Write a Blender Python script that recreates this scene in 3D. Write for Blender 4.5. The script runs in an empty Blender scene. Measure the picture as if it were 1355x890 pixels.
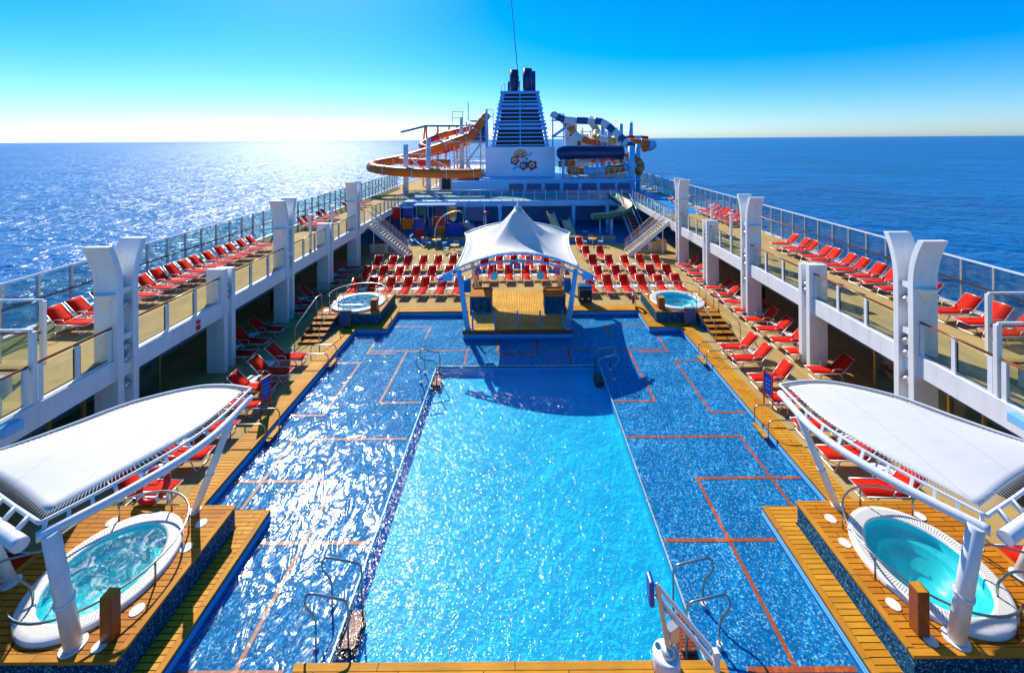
import bpy, math, random
from mathutils import Vector, Matrix
random.seed(7)
S = bpy.context.scene
COL = S.collection
PI = math.pi
R = math.radians

# ------------------------------------------------------------------ mesh builder
class MB:
    def __init__(s):
        s.v = []; s.f = []; s.m = []; s.sm = []
    def add(s, vs, fs, mi=0, smooth=False):
        b = len(s.v); s.v += [tuple(p) for p in vs]
        for f in fs:
            s.f.append([b + i for i in f]); s.m.append(mi); s.sm.append(smooth)
        return s
    def box(s, x0, x1, y0, y1, z0, z1, mi=0):
        if x0 > x1: x0, x1 = x1, x0
        if y0 > y1: y0, y1 = y1, y0
        vs = [(x0,y0,z0),(x1,y0,z0),(x1,y1,z0),(x0,y1,z0),(x0,y0,z1),(x1,y0,z1),(x1,y1,z1),(x0,y1,z1)]
        return s.add(vs, [(3,2,1,0),(4,5,6,7),(0,1,5,4),(1,2,6,5),(2,3,7,6),(3,0,4,7)], mi)
    def rect(s, x0, x1, y0, y1, z, mi=0):
        if x0 > x1: x0, x1 = x1, x0
        return s.add([(x0,y0,z),(x1,y0,z),(x1,y1,z),(x0,y1,z)], [(0,1,2,3)], mi)
    def obox(s, c, ax, ay, az, mi=0):            # oriented box: centre and three half-vectors
        c = Vector(c); ax = Vector(ax); ay = Vector(ay); az = Vector(az)
        vs = [c + ax*i + ay*j + az*k for k in (-1,1) for (i,j) in ((-1,-1),(1,-1),(1,1),(-1,1))]
        return s.add(vs, [(3,2,1,0),(4,5,6,7),(0,1,5,4),(1,2,6,5),(2,3,7,6),(3,0,4,7)], mi)
    def beam(s, a, b, w, h, mi=0):               # rectangular bar from a to b
        a = Vector(a); b = Vector(b); d = (b-a).normalized()
        up = Vector((0,0,1)) if abs(d.z) < .95 else Vector((0,1,0))
        x = d.cross(up).normalized(); y = x.cross(d).normalized()
        return s.obox((a+b)/2, x*w/2, (b-a)/2, y*h/2, mi)
    def tube(s, pts, r, n=8, mi=None, closed=False, caps=True):
        P = [Vector(p) for p in pts]
        Q = [P[0]]
        for p in P[1:]:
            if (p-Q[-1]).length > 1e-5: Q.append(p)
        P = Q; L = len(P)
        rr = r if isinstance(r, (list, tuple)) else [r]*L
        up = None; rings = []
        for i, p in enumerate(P):
            if closed: t = (P[(i+1) % L] - P[i-1]).normalized()
            else: t = (P[min(i+1, L-1)] - P[max(i-1, 0)]).normalized()
            if up is None:
                up = Vector((0,0,1)) if abs(t.z) < .9 else Vector((0,1,0))
            x = t.cross(up)
            if x.length < 1e-4: x = t.cross(Vector((1,0,0)))
            x.normalize(); y = x.cross(t).normalized(); up = y
            rings.append([p + (x*math.cos(2*PI*k/n) + y*math.sin(2*PI*k/n))*rr[min(i,len(rr)-1)] for k in range(n)])
        b = len(s.v)
        for g in rings: s.v += [tuple(q) for q in g]
        cnt = L if closed else L-1
        for i in range(cnt):
            j = (i+1) % L
            for k in range(n):
                k2 = (k+1) % n
                s.f.append([b+i*n+k, b+i*n+k2, b+j*n+k2, b+j*n+k]); s.sm.append(True)
                s.m.append(mi(i) if callable(mi) else (mi or 0))
        if caps and not closed:
            s.f.append([b+k for k in range(n)][::-1]); s.sm.append(False); s.m.append(mi(0) if callable(mi) else (mi or 0))
            s.f.append([b+(L-1)*n+k for k in range(n)]); s.sm.append(False); s.m.append(mi(L-2) if callable(mi) else (mi or 0))
        return s
    def cyl(s, c, r, h, n=20, r2=None, mi=0):
        r2 = r if r2 is None else r2
        return s.lathe(c, [(0,0),(r,0),(r2,h),(0,h)], n, mi=mi, smooth=False)
    def lathe(s, c, prof, n=32, sx=1, sy=1, mi=0, smooth=True):
        b = len(s.v); c = Vector(c)
        for (r, z) in prof:
            for k in range(n):
                a = 2*PI*k/n
                s.v.append((c.x + r*sx*math.cos(a), c.y + r*sy*math.sin(a), c.z + z))
        for i in range(len(prof)-1):
            for k in range(n):
                k2 = (k+1) % n
                s.f.append([b+i*n+k, b+i*n+k2, b+(i+1)*n+k2, b+(i+1)*n+k]); s.m.append(mi); s.sm.append(smooth)
        return s
    def prism(s, poly, axis, a, b, mi=0):        # polygon (two coordinates) extruded along an axis
        def P(u, v, w):
            return {'x': (w,u,v), 'y': (u,w,v), 'z': (u,v,w)}[axis]
        n = len(poly)
        vs = [P(u,v,a) for u,v in poly] + [P(u,v,b) for u,v in poly]
        fs = [tuple(range(n))[::-1], tuple(range(n, 2*n))] + [(i, (i+1) % n, n+(i+1) % n, n+i) for i in range(n)]
        return s.add(vs, fs, mi)
    def strip(s, A, B, mi=0, smooth=True):       # sheet between two polylines
        n = len(A); vs = list(A)+list(B)
        return s.add(vs, [(i, i+1, n+i+1, n+i) for i in range(n-1)], mi, smooth)
    def build(s, name, mat, parent=None, bevel=0, solid=0, recalc=True, weld=False):
        off = LOC.get(parent.name, Vector((0,0,0))) if parent else Vector((0,0,0))
        me = bpy.data.meshes.new(name)
        me.from_pydata([tuple(Vector(p)-off) for p in s.v], [], s.f)
        for m in (mat if isinstance(mat, (list, tuple)) else [mat]): me.materials.append(m)
        me.polygons.foreach_set('material_index', s.m)
        me.polygons.foreach_set('use_smooth', s.sm)
        if recalc:
            import bmesh
            bm = bmesh.new(); bm.from_mesh(me)
            if weld or solid: bmesh.ops.remove_doubles(bm, verts=bm.verts, dist=.0005)
            bmesh.ops.recalc_face_normals(bm, faces=bm.faces); bm.to_mesh(me); bm.free()
        me.update()
        o = bpy.data.objects.new(name, me); COL.objects.link(o)
        if parent: o.parent = parent
        LOC[o.name] = off.copy()
        if solid:
            md = o.modifiers.new('thickness', 'SOLIDIFY'); md.thickness = solid; md.offset = 0
        if bevel:
            md = o.modifiers.new('edge', 'BEVEL'); md.width = bevel; md.segments = 2; md.limit_method = 'ANGLE'
        return o
LOC = {}
def build_each(mb, name, mat, parent, bevel=0):   # every box of the builder becomes a part of its own
    for k in range(len(mb.v)//8):
        q = MB(); q.add(mb.v[k*8:k*8+8], [[i-k*8 for i in f] for f in mb.f[k*6:k*6+6]]); q.build(name, mat, parent, bevel=bevel)

def tag(o, label=None, cat=None, group=None, kind=None):
    if label: o['label'] = label
    if cat: o['category'] = cat
    if group: o['group'] = group
    if kind: o['kind'] = kind
    return o
def thing(name, label, cat, loc=(0,0,0), group=None, rz=0):
    o = bpy.data.objects.new(name, None); COL.objects.link(o); o.empty_display_size = .2
    o.location = loc; o.rotation_euler = (0,0,rz); LOC[o.name] = Vector(loc)
    return tag(o, label, cat, group)
CH = {}
def kids(o): return [c for c in bpy.data.objects if c.parent == o]
def copy_tree(o, parent=None):
    if o.name not in CH: CH[o.name] = kids(o)
    c = o.copy(); COL.objects.link(c)
    if parent: c.parent = parent
    for k in CH[o.name]: copy_tree(k, c)
    return c
ORD = ['first','second','third','fourth','fifth','sixth','seventh','eighth','ninth','tenth','eleventh','twelfth','thirteenth',
       'fourteenth','fifteenth','sixteenth','seventeenth','eighteenth','nineteenth','twentieth','twenty-first','twenty-second']
def fillet(pts, r, n=5, closed=False):
    P = [Vector(p) for p in pts]; out = []
    L = len(P)
    for i, p in enumerate(P):
        if not closed and i in (0, L-1): out.append(p); continue
        a = P[i-1]-p; b = P[(i+1) % L]-p
        q = min(r, a.length*.49, b.length*.49)
        A = p + a.normalized()*q; B = p + b.normalized()*q
        for k in range(n+1):
            t = k/n; out.append(A*(1-t)**2 + p*2*t*(1-t) + B*t*t)
    return out
def spline(pts, n=8):                             # Catmull-Rom through points
    P = [Vector(p) for p in pts]; P = [P[0]*2-P[1]] + P + [P[-1]*2-P[-2]]; out = []
    for i in range(1, len(P)-2):
        a, b, c, d = P[i-1:i+3]
        for k in range(n):
            t = k/n
            out.append(.5*((2*b) + (c-a)*t + (2*a-5*b+4*c-d)*t*t + (3*b-a-3*c+d)*t**3))
    out.append(P[-2]); return out

# ------------------------------------------------------------------ materials
def newmat(name):
    m = bpy.data.materials.new(name); m.use_nodes = True
    nt = m.node_tree; nt.nodes.clear()
    return m, nt, nt.nodes.new('ShaderNodeOutputMaterial')
def nd(nt, t, **kw):
    n = nt.nodes.new('ShaderNode'+t)
    for k, v in kw.items(): setattr(n, k, v)
    return n
def pos(nt, scale=(1,1,1), swap=False):
    g = nd(nt, 'NewGeometry'); mp = nd(nt, 'Mapping'); mp.inputs['Scale'].default_value = scale
    if swap: mp.inputs['Rotation'].default_value = (0,0,PI/2)
    nt.links.new(g.outputs['Position'], mp.inputs['Vector']); return mp.outputs['Vector']
def noise(nt, vec, scale, detail=3, rough=.55, dist=0):
    n = nd(nt, 'TexNoise'); n.inputs['Scale'].default_value = scale; n.inputs['Detail'].default_value = detail
    n.inputs['Roughness'].default_value = rough; n.inputs['Distortion'].default_value = dist
    nt.links.new(vec, n.inputs['Vector']); return n.outputs['Fac']
def ramp(nt, fac, stops, interp='LINEAR'):
    r = nd(nt, 'ValToRGB'); r.color_ramp.interpolation = interp; e = r.color_ramp.elements
    while len(e) < len(stops): e.new(.5)
    for k, (p, c) in enumerate(stops):
        e[k].position = p; e[k].color = (*c, 1) if len(c) == 3 else c
    nt.links.new(fac, r.inputs['Fac']); return r.outputs['Color']
def mix(nt, a, b, fac, mode='MIX'):
    m = nd(nt, 'Mix', data_type='RGBA', blend_type=mode)
    for sock, val in (('Factor', fac), ('A', a), ('B', b)):
        i = [x for x in m.inputs if x.name == sock and (x.type == 'RGBA' or sock == 'Factor' and x.type == 'VALUE')][0]
        if hasattr(val, 'links'): nt.links.new(val, i)
        elif isinstance(val, (int, float)): i.default_value = val
        else: i.default_value = (*val, 1)
    return [x for x in m.outputs if x.type == 'RGBA'][0]
def bump(nt, h, strength, dist=.02):
    b = nd(nt, 'Bump'); b.inputs['Strength'].default_value = strength; b.inputs['Distance'].default_value = dist
    nt.links.new(h, b.inputs['Height']); return b.outputs['Normal']
def bsdf(nt, out, col, rough=.5, metal=0, spec=.5, normal=None, coat=0):
    p = nd(nt, 'BsdfPrincipled')
    if hasattr(col, 'links'): nt.links.new(col, p.inputs['Base Color'])
    else: p.inputs['Base Color'].default_value = (*col, 1)
    p.inputs['Metallic'].default_value = metal; p.inputs['Specular IOR Level'].default_value = spec
    if hasattr(rough, 'links'): nt.links.new(rough, p.inputs['Roughness'])
    else: p.inputs['Roughness'].default_value = rough
    p.inputs['Coat Weight'].default_value = coat; p.inputs['Coat Roughness'].default_value = .08
    if normal: nt.links.new(normal, p.inputs['Normal'])
    nt.links.new(p.outputs['BSDF'], out.inputs['Surface']); return p
def plain(name, col, rough=.45, metal=0, var=.12, vs=1.3, spec=.5, bmp=0):
    m, nt, out = newmat(name); v = pos(nt)
    n = noise(nt, v, vs, 5, .65)
    lo = tuple(c*(1-var) for c in col); hi = tuple(min(1, c*(1+var*.6)) for c in col)
    c = ramp(nt, n, [(.3, lo), (.7, hi)])
    nr = bump(nt, noise(nt, v, 60, 3), bmp, .01) if bmp else None
    bsdf(nt, out, c, rough, metal, spec, nr); return m
def wood(name, c1, c2, swap=False, row=.12, length=2.1, dark=(.05,.018,.004), rough=.42):
    m, nt, out = newmat(name); v = pos(nt, swap=swap)
    b = nd(nt, 'TexBrick'); b.offset = .37; b.inputs['Scale'].default_value = 1
    b.inputs['Brick Width'].default_value = length; b.inputs['Row Height'].default_value = row
    b.inputs['Mortar Size'].default_value = .009; b.inputs['Mortar Smooth'].default_value = .1; b.inputs['Bias'].default_value = .0
    b.inputs['Color1'].default_value = (*c1, 1); b.inputs['Color2'].default_value = (*c2, 1); b.inputs['Mortar'].default_value = (*dark, 1)
    nt.links.new(v, b.inputs['Vector'])
    mp = nd(nt, 'Mapping'); mp.inputs['Scale'].default_value = (1.2, 22, 8); nt.links.new(v, mp.inputs['Vector'])
    g = noise(nt, mp.outputs['Vector'], 2, 6, .7)
    gr = ramp(nt, g, [(.25, (.62,.6,.55)), (.6, (1,1,1))])
    w = ramp(nt, noise(nt, v, .9, 4, .6), [(.35, (.72,.7,.68)), (.6, (1.0,1.0,1.0))])
    c = mix(nt, mix(nt, b.outputs['Color'], gr, .8, 'MULTIPLY'), w, .8, 'MULTIPLY')
    bsdf(nt, out, c, max(rough,.6), 0, .12, bump(nt, b.outputs['Fac'], -.5, .01)); return m
M = {}
M['white'] = plain('white_paint', (.80,.80,.79), .4, var=.07)
def weather(m, streak, seam):
    nt = m.node_tree; p = [n for n in nt.nodes if n.type == 'BSDF_PRINCIPLED'][0]; src = p.inputs['Base Color'].links[0].from_socket
    st = ramp(nt, noise(nt, pos(nt, (5,5,.35)), 1.0, 6, .7, .3), [(.30, streak), (.50, (1,1,1))])
    sp = ramp(nt, noise(nt, pos(nt), 2.2, 7, .75), [(.26, (.78,.70,.60)), (.36, (1,1,1))])
    c = mix(nt, mix(nt, src, st, .8, 'MULTIPLY'), sp, .7, 'MULTIPLY'); nt.links.new(c, p.inputs['Base Color'])
    if seam:
        nt.links.new(bump(nt, noise(nt, pos(nt), .9, 2), .25, .03), p.inputs['Normal'])
weather(M['white'], (.86,.82,.76), True)
M['pale_deck'] = plain('pale_deck_coating', (.60,.60,.58), .6, var=.12, vs=.5)
M['steel'] = plain('stainless_steel', (.42,.40,.36), .28, 1)
M['alu'] = plain('aluminium', (.62,.62,.6), .35, .6)
M['membrane'] = plain('white_membrane', (.85,.825,.78), .55, var=.03, vs=.6)
def translucent(m, col, f):
    nt = m.node_tree; out = [n for n in nt.nodes if n.type == 'OUTPUT_MATERIAL'][0]; p = [n for n in nt.nodes if n.type == 'BSDF_PRINCIPLED'][0]
    t = nd(nt, 'BsdfTranslucent'); t.inputs['Color'].default_value = (*col, 1); x = nd(nt, 'MixShader'); x.inputs['Fac'].default_value = f
    nt.links.new(p.outputs['BSDF'], x.inputs[1]); nt.links.new(t.outputs['BSDF'], x.inputs[2]); nt.links.new(x.outputs[0], out.inputs['Surface'])
def seams(m):
    nt = m.node_tree; p = [n for n in nt.nodes if n.type == 'BSDF_PRINCIPLED'][0]; src = p.inputs['Base Color'].links[0].from_socket
    b = nd(nt, 'TexBrick'); b.offset = 0; b.inputs['Scale'].default_value = 1; b.inputs['Brick Width'].default_value = 30; b.inputs['Row Height'].default_value = 1.36; b.inputs['Mortar Size'].default_value = .012
    b.inputs['Color1'].default_value = b.inputs['Color2'].default_value = (1,1,1,1); b.inputs['Mortar'].default_value = (.80,.79,.76,1)
    nt.links.new(pos(nt, swap=True), b.inputs['Vector'])
    st = ramp(nt, noise(nt, pos(nt, (1,.5,1)), 1.3, 7, .7, .5), [(.28, (.90,.88,.85)), (.45, (1,1,1))])
    nt.links.new(mix(nt, mix(nt, src, b.outputs['Color'], 1, 'MULTIPLY'), st, .7, 'MULTIPLY'), p.inputs['Base Color'])
    nt.links.new(bump(nt, noise(nt, pos(nt, (.6,2.2,1)), 1.4, 3, .5, .6), .2, .05), p.inputs['Normal'])
seams(M['membrane'])
translucent(M['membrane'], (.8,.78,.72), .2)
M['blue_paint_and_shade'] = plain('pale_blue_paint_and_shade', (.22,.58,.92), .4, var=.10, vs=.8)  # true blue on trim and slides; shade painted into white superstructure and stage posts
M['funnel'] = plain('azure_funnel_shade', (.12,.48,.96), .4, var=.10, vs=.4)  # azure shade of the white funnel, put into its base colour
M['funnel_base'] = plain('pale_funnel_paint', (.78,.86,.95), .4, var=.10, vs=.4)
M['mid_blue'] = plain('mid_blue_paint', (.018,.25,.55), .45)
M['deep_blue'] = plain('deep_blue_paint', (.008,.10,.26), .35)
M['navy'] = plain('navy_paint', (.008,.03,.12), .3)
M['dark'] = plain('dark_opening', (.010,.014,.022), .4)
M['black'] = plain('black_rubber', (.015,.015,.017), .5)
M['grey'] = plain('grey_paint', (.30,.31,.32), .5)
M['wall_grey'] = plain('warm_grey_wall', (.46,.45,.43), .6)
M['red'] = plain('red_plastic', (.72,.012,.008), .4)
M['orange'] = plain('orange_glassfibre', (.98,.16,.0), .4, var=.18, vs=.7)
M['orange_line'] = plain('orange_tile_line', (.85,.13,.012), .5, var=.3, vs=14)
M['yellow'] = plain('yellow_plastic', (.80,.42,.02), .4)
M['green'] = plain('green_glassfibre', (.02,.16,.09), .35)
M['cream'] = plain('cream_liner', (.72,.55,.32), .4)
M['brown_rail'] = plain('varnished_handrail', (.30,.075,.02), .3, var=.25, vs=5)
M['bollard_wood'] = plain('varnished_bollard', (.34,.075,.015), .35, var=.3, vs=9)
M['brass'] = plain('brass_frame', (.55,.36,.10), .35, .5)
M['pad_blue'] = plain('blue_vinyl', (.01,.06,.42), .4)
M['lamp_white'] = plain('white_disc', (.78,.76,.70), .5)
M['deck_wood'] = wood('teak_planks', (.70,.27,.016), (.56,.18,.010))
M['coping_wood'] = wood('teak_coping', (.82,.39,.03), (.70,.28,.018), length=1.6, row=.115)
M['stage_wood'] = wood('stage_planks', (.90,.50,.06), (.84,.42,.045), swap=True, row=.10, length=3.4)
M['trim_wood'] = wood('teak_edge_board', (.70,.31,.028), (.62,.25,.02), length=2.6, row=.5, dark=(.2,.08,.02))
M['trim_wood_y'] = wood('teak_edge_board_along', (.70,.31,.028), (.62,.25,.02), swap=True, length=2.6, row=.5, dark=(.2,.08,.02))

def fabric(name, col):
    m, nt, out = newmat(name); v = pos(nt)
    n = ramp(nt, noise(nt, v, 2.3, 4), [(.3, tuple(c*.82 for c in col)), (.7, col)])
    oi = nd(nt, 'ObjectInfo'); n = mix(nt, n, ramp(nt, oi.outputs['Random'], [(0, (.80,.9,1)), (.5, (1,1,1)), (1, (1.04,1.8,1.4))]), 1, 'MULTIPLY')
    w = nd(nt, 'TexWave', wave_type='BANDS', bands_direction='DIAGONAL'); w.inputs['Scale'].default_value = 40; nt.links.new(v, w.inputs['Vector'])
    p = bsdf(nt, out, n, .75, 0, .12, bump(nt, w.outputs['Fac'], .12, .005))
    t = nd(nt, 'BsdfTranslucent'); t.inputs['Color'].default_value = (col[0], col[1]*.8, col[2]*.5, 1)
    x = nd(nt, 'MixShader'); x.inputs['Fac'].default_value = .12
    nt.links.new(p.outputs['BSDF'], x.inputs[1]); nt.links.new(t.outputs['BSDF'], x.inputs[2]); nt.links.new(x.outputs[0], out.inputs['Surface'])
    return m
M['sling'] = fabric('red_sling_fabric', (.90,.016,.003))

def deck_mat():
    m, nt, out = newmat('buff_deck_coating'); v = pos(nt)
    a = ramp(nt, noise(nt, v, .35, 5, .6), [(.3, (.47,.32,.115)), (.7, (.58,.41,.165))])
    sp = ramp(nt, noise(nt, v, 55, 2), [(.35, (.80,.80,.80)), (.65, (1.08,1.08,1.08))])
    st = ramp(nt, noise(nt, pos(nt, (1,.25,1)), 1.6, 6, .7, .6), [(.30, (.74,.73,.72)), (.52, (1,1,1))])
    c = mix(nt, mix(nt, a, sp, 1, 'MULTIPLY'), st, .8, 'MULTIPLY')
    b = nd(nt, 'TexBrick'); b.offset = 0; b.inputs['Scale'].default_value = 1; b.inputs['Brick Width'].default_value = 2.4; b.inputs['Row Height'].default_value = 2.4; b.inputs['Mortar Size'].default_value = .012
    b.inputs['Color1'].default_value = (1,1,1,1); b.inputs['Color2'].default_value = (.94,.94,.93,1); b.inputs['Mortar'].default_value = (.62,.60,.56,1); nt.links.new(v, b.inputs['Vector'])
    c = mix(nt, c, b.outputs['Color'], 1, 'MULTIPLY')
    bsdf(nt, out, c, .8, 0, .1, bump(nt, noise(nt, v, 90, 2), .15, .005)); return m
M['deck'] = deck_mat()

def mosaic(name, base, light, dark):
    m, nt, out = newmat(name); v = pos(nt)
    vo = nd(nt, 'TexVoronoi'); vo.inputs['Scale'].default_value = 34; nt.links.new(v, vo.inputs['Vector'])
    sep = nd(nt, 'SeparateColor'); nt.links.new(vo.outputs['Color'], sep.inputs[0])
    c = ramp(nt, sep.outputs[0], [(0, dark), (.35, base), (.62, tuple(x*1.35 for x in base)), (.86, light)], 'CONSTANT')
    big = ramp(nt, noise(nt, v, .5, 4), [(.3, (.75,.8,.85)), (.7, (1.1,1.08,1.05))])
    c = mix(nt, c, big, 1, 'MULTIPLY')
    bsdf(nt, out, c, .6, 0, .05); return m
M['mosaic'] = mosaic('blue_mosaic', (.012,.26,.54), (.30,.62,.80), (.009,.17,.43))
M['mosaic_dark'] = mosaic('dark_blue_mosaic', (.012,.085,.17), (.10,.30,.45), (.005,.03,.08))

def pool_floor():
    m, nt, out = newmat('cyan_pool_tile'); v = pos(nt)
    # faint tile joints and stains; the colour is the tile's own
    b = nd(nt, 'TexBrick'); b.inputs['Scale'].default_value = 1; b.inputs['Brick Width'].default_value = .5; b.inputs['Row Height'].default_value = .5; b.offset = 0
    b.inputs['Mortar Size'].default_value = .008
    b.inputs['Color1'].default_value = (.008,.63,.92,1); b.inputs['Color2'].default_value = (.008,.605,.90,1); b.inputs['Mortar'].default_value = (.006,.56,.86,1)
    nt.links.new(v, b.inputs['Vector'])
    s = ramp(nt, noise(nt, v, .8, 5, .6), [(.3, (.82,.86,.9)), (.7, (1.05,1.05,1.05))])
    bsdf(nt, out, mix(nt, b.outputs['Color'], s, 1, 'MULTIPLY'), .5, 0, .2); return m
M['cyan_tile'] = pool_floor()

def water(name, tint, rough, layers, fscale=1.0, foam=0, stretch=(1,1,1)):
    m, nt, out = newmat(name); v = pos(nt, stretch)
    h = None; n = None
    for (sc, st, ds, det) in layers:
        b = nd(nt, 'Bump'); b.inputs['Strength'].default_value = st; b.inputs['Distance'].default_value = ds
        nt.links.new(noise(nt, v, sc, det, .6, .8), b.inputs['Height'])
        if n: nt.links.new(n, b.inputs['Normal'])
        n = b.outputs['Normal']
    tr = nd(nt, 'BsdfTransparent'); tr.inputs['Color'].default_value = (*tint, 1)
    gl = nd(nt, 'BsdfGlossy'); gl.inputs['Roughness'].default_value = rough; nt.links.new(n, gl.inputs['Normal'])
    fr = nd(nt, 'Fresnel'); fr.inputs['IOR'].default_value = 1.33; nt.links.new(n, fr.inputs['Normal'])
    mu = nd(nt, 'Math', operation='MULTIPLY'); mu.use_clamp = True; mu.inputs[1].default_value = fscale; nt.links.new(fr.outputs[0], mu.inputs[0])
    x = nd(nt, 'MixShader'); nt.links.new(mu.outputs[0], x.inputs['Fac']); nt.links.new(tr.outputs[0], x.inputs[1]); nt.links.new(gl.outputs[0], x.inputs[2])
    last = x.outputs[0]
    if foam:
        d = nd(nt, 'BsdfDiffuse'); d.inputs['Color'].default_value = (.8,.88,.9,1)
        f = ramp(nt, noise(nt, v, 2.6, 10, .78, 1.8), [(.52, (0,0,0)), (.66, (foam,)*3)])
        y = nd(nt, 'MixShader'); nt.links.new(f, y.inputs['Fac']); nt.links.new(last, y.inputs[1]); nt.links.new(d.outputs[0], y.inputs[2]); last = y.outputs[0]
    nt.links.new(last, out.inputs['Surface']); return m
M['film_water'] = water('film_water', (.90,.99,1), .13, [(.45,.42,.34,2), (1.9,.52,.115,2), (6.5,.32,.03,1)], .42, stretch=(1,.6,1))
M['pool_water'] = water('pool_water', (.86,.99,1), .11, [(.7,.3,.25,2), (2.6,.55,.10,3), (9,.75,.035,2)], .5, stretch=(1,.8,1))
M['tub_water'] = water('tub_water', (.88,1,1), .06, [(3,.3,.03,3), (12,.3,.012,2)], .45)
M['tub_foam'] = water('bubbling_tub_water', (.88,1,1), .14, [(4,.4,.04,4), (16,.5,.015,3)], .45, foam=.8)
M['tub_shell'] = plain('turquoise_tub_shell', (.04,.86,.95), .35, var=.15, vs=2)

def sea():
    m, nt, out = newmat('sea_water'); v = pos(nt, (1,1,1))
    n = None
    for (sc, st, ds, det) in [(.010,.5,12,2), (.055,.8,4.5,3), (.22,.9,1.7,3)]:
        b = nd(nt, 'Bump'); b.inputs['Strength'].default_value = st; b.inputs['Distance'].default_value = ds
        nt.links.new(noise(nt, v, sc, det, .62, .5), b.inputs['Height'])
        if n: nt.links.new(n, b.inputs['Normal'])
        n = b.outputs['Normal']
    c = ramp(nt, noise(nt, v, .006, 5, .6), [(.3, (.0,.075,.24)), (.7, (.0,.12,.37))])
    p = bsdf(nt, out, c, .30, 0, .36, n); p.inputs['IOR'].default_value = 1.33
    return m
M['sea'] = sea()

def glass(name, tint, fscale=1.0):
    m, nt, out = newmat(name)
    tr = nd(nt, 'BsdfTransparent'); tr.inputs['Color'].default_value = (*tint, 1)
    gl = nd(nt, 'BsdfGlossy'); gl.inputs['Roughness'].default_value = .03
    fr = nd(nt, 'Fresnel'); fr.inputs['IOR'].default_value = 1.5
    v = pos(nt); dirt = ramp(nt, noise(nt, v, 1.5, 5, .7), [(.4, (0,0,0)), (.8, (.10,.10,.10))])
    df = nd(nt, 'BsdfDiffuse'); df.inputs['Color'].default_value = (.7,.72,.7,1)
    ge = nd(nt, 'NewGeometry'); sb = nd(nt, 'Math', operation='SUBTRACT'); sb.inputs[0].default_value = 1; nt.links.new(ge.outputs['Backfacing'], sb.inputs[1])
    fm = nd(nt, 'Math', operation='MULTIPLY'); nt.links.new(fr.outputs[0], fm.inputs[0]); nt.links.new(sb.outputs[0], fm.inputs[1])
    x = nd(nt, 'MixShader'); nt.links.new(fm.outputs[0], x.inputs['Fac']); nt.links.new(tr.outputs[0], x.inputs[1]); nt.links.new(gl.outputs[0], x.inputs[2])
    y = nd(nt, 'MixShader'); nt.links.new(dirt, y.inputs['Fac']); nt.links.new(x.outputs[0], y.inputs[1]); nt.links.new(df.outputs[0], y.inputs[2])
    nt.links.new(y.outputs[0], out.inputs['Surface']); return m
M['glass'] = glass('clear_glass', (.90,.94,.90))
M['sea_glass'] = glass('greenish_glass', (.62,.80,.80))

def slotted(name):
    m, nt, out = newmat(name)
    tc = nd(nt, 'TexCoord'); g = nd(nt, 'TexGradient', gradient_type='RADIAL'); nt.links.new(tc.outputs['Object'], g.inputs['Vector'])
    mu = nd(nt, 'Math', operation='MULTIPLY'); mu.inputs[1].default_value = 150; nt.links.new(g.outputs['Fac'], mu.inputs[0])
    fr = nd(nt, 'Math', operation='FRACT'); nt.links.new(mu.outputs[0], fr.inputs[0])
    c = ramp(nt, fr.outputs[0], [(0, (.30,.29,.26)), (.35, (.78,.76,.70))], 'CONSTANT')
    bsdf(nt, out, c, .4); return m
M['grille'] = slotted('slotted_overflow_grille')
def redgrid():
    m, nt, out = newmat('red_step_grid'); v = pos(nt)
    b = nd(nt, 'TexBrick'); b.offset = 0; b.inputs['Scale'].default_value = 1; b.inputs['Brick Width'].default_value = .06; b.inputs['Row Height'].default_value = .06
    b.inputs['Mortar Size'].default_value = .008; b.inputs['Color1'].default_value = (.75,.10,.01,1); b.inputs['Color2'].default_value = (.62,.07,.01,1); b.inputs['Mortar'].default_value = (.2,.02,.005,1)
    nt.links.new(v, b.inputs['Vector']); bsdf(nt, out, b.outputs['Color'], .5); return m
M['red_grid'] = redgrid()

# ------------------------------------------------------------------ camera, light, sky
cam = bpy.data.cameras.new('camera'); co = bpy.data.objects.new('camera', cam); COL.objects.link(co); S.camera = co
cam.sensor_width = 36; cam.lens = 36*540/1355; cam.clip_end = 200000; cam.clip_start = .05
cam.shift_x = -(687-677.5)/1355; cam.shift_y = -(445-184)/1355
co.location = (.15, 0, 10)
co.matrix_world = Matrix.Translation((.15,0,10)) @ Matrix.Rotation(R(90), 4, 'X') @ Matrix.Rotation(R(-.42), 4, 'Z')
EL, AZ = R(39.5), R(-27)
sd = Vector((math.sin(AZ)*math.cos(EL), math.cos(AZ)*math.cos(EL), math.sin(EL)))
sl = bpy.data.lights.new('sun', 'SUN'); sl.energy = 4.0; sl.angle = R(.5); sl.color = (1,.94,.82)
so = bpy.data.objects.new('sun', sl); COL.objects.link(so); so.rotation_euler = sd.to_track_quat('Z','Y').to_euler()
W = bpy.data.worlds.new('World'); S.world = W; W.use_nodes = True
nt = W.node_tree; nt.nodes.clear()
wo = nt.nodes.new('ShaderNodeOutputWorld'); bg = nt.nodes.new('ShaderNodeBackground'); sky = nt.nodes.new('ShaderNodeTexSky')
sky.sky_type = 'NISHITA'; sky.sun_disc = False; sky.sun_elevation = EL; sky.sun_rotation = AZ
sky.air_density = 1.0; sky.dust_density = .4; sky.ozone_density = 5; sky.altitude = 0
hs = nt.nodes.new('ShaderNodeHueSaturation'); hs.inputs['Saturation'].default_value = 1.36
nt.links.new(mix(nt, sky.outputs[0], (.70,.84,1.03), 1.0, 'MULTIPLY'), hs.inputs['Color']); nt.links.new(hs.outputs[0], bg.inputs['Color']); nt.links.new(bg.outputs[0], wo.inputs['Surface'])
bg.inputs['Strength'].default_value = .118
S.view_settings.view_transform = 'Standard'; S.view_settings.look = 'None'; S.view_settings.exposure = .6; S.view_settings.gamma = 1
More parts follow.
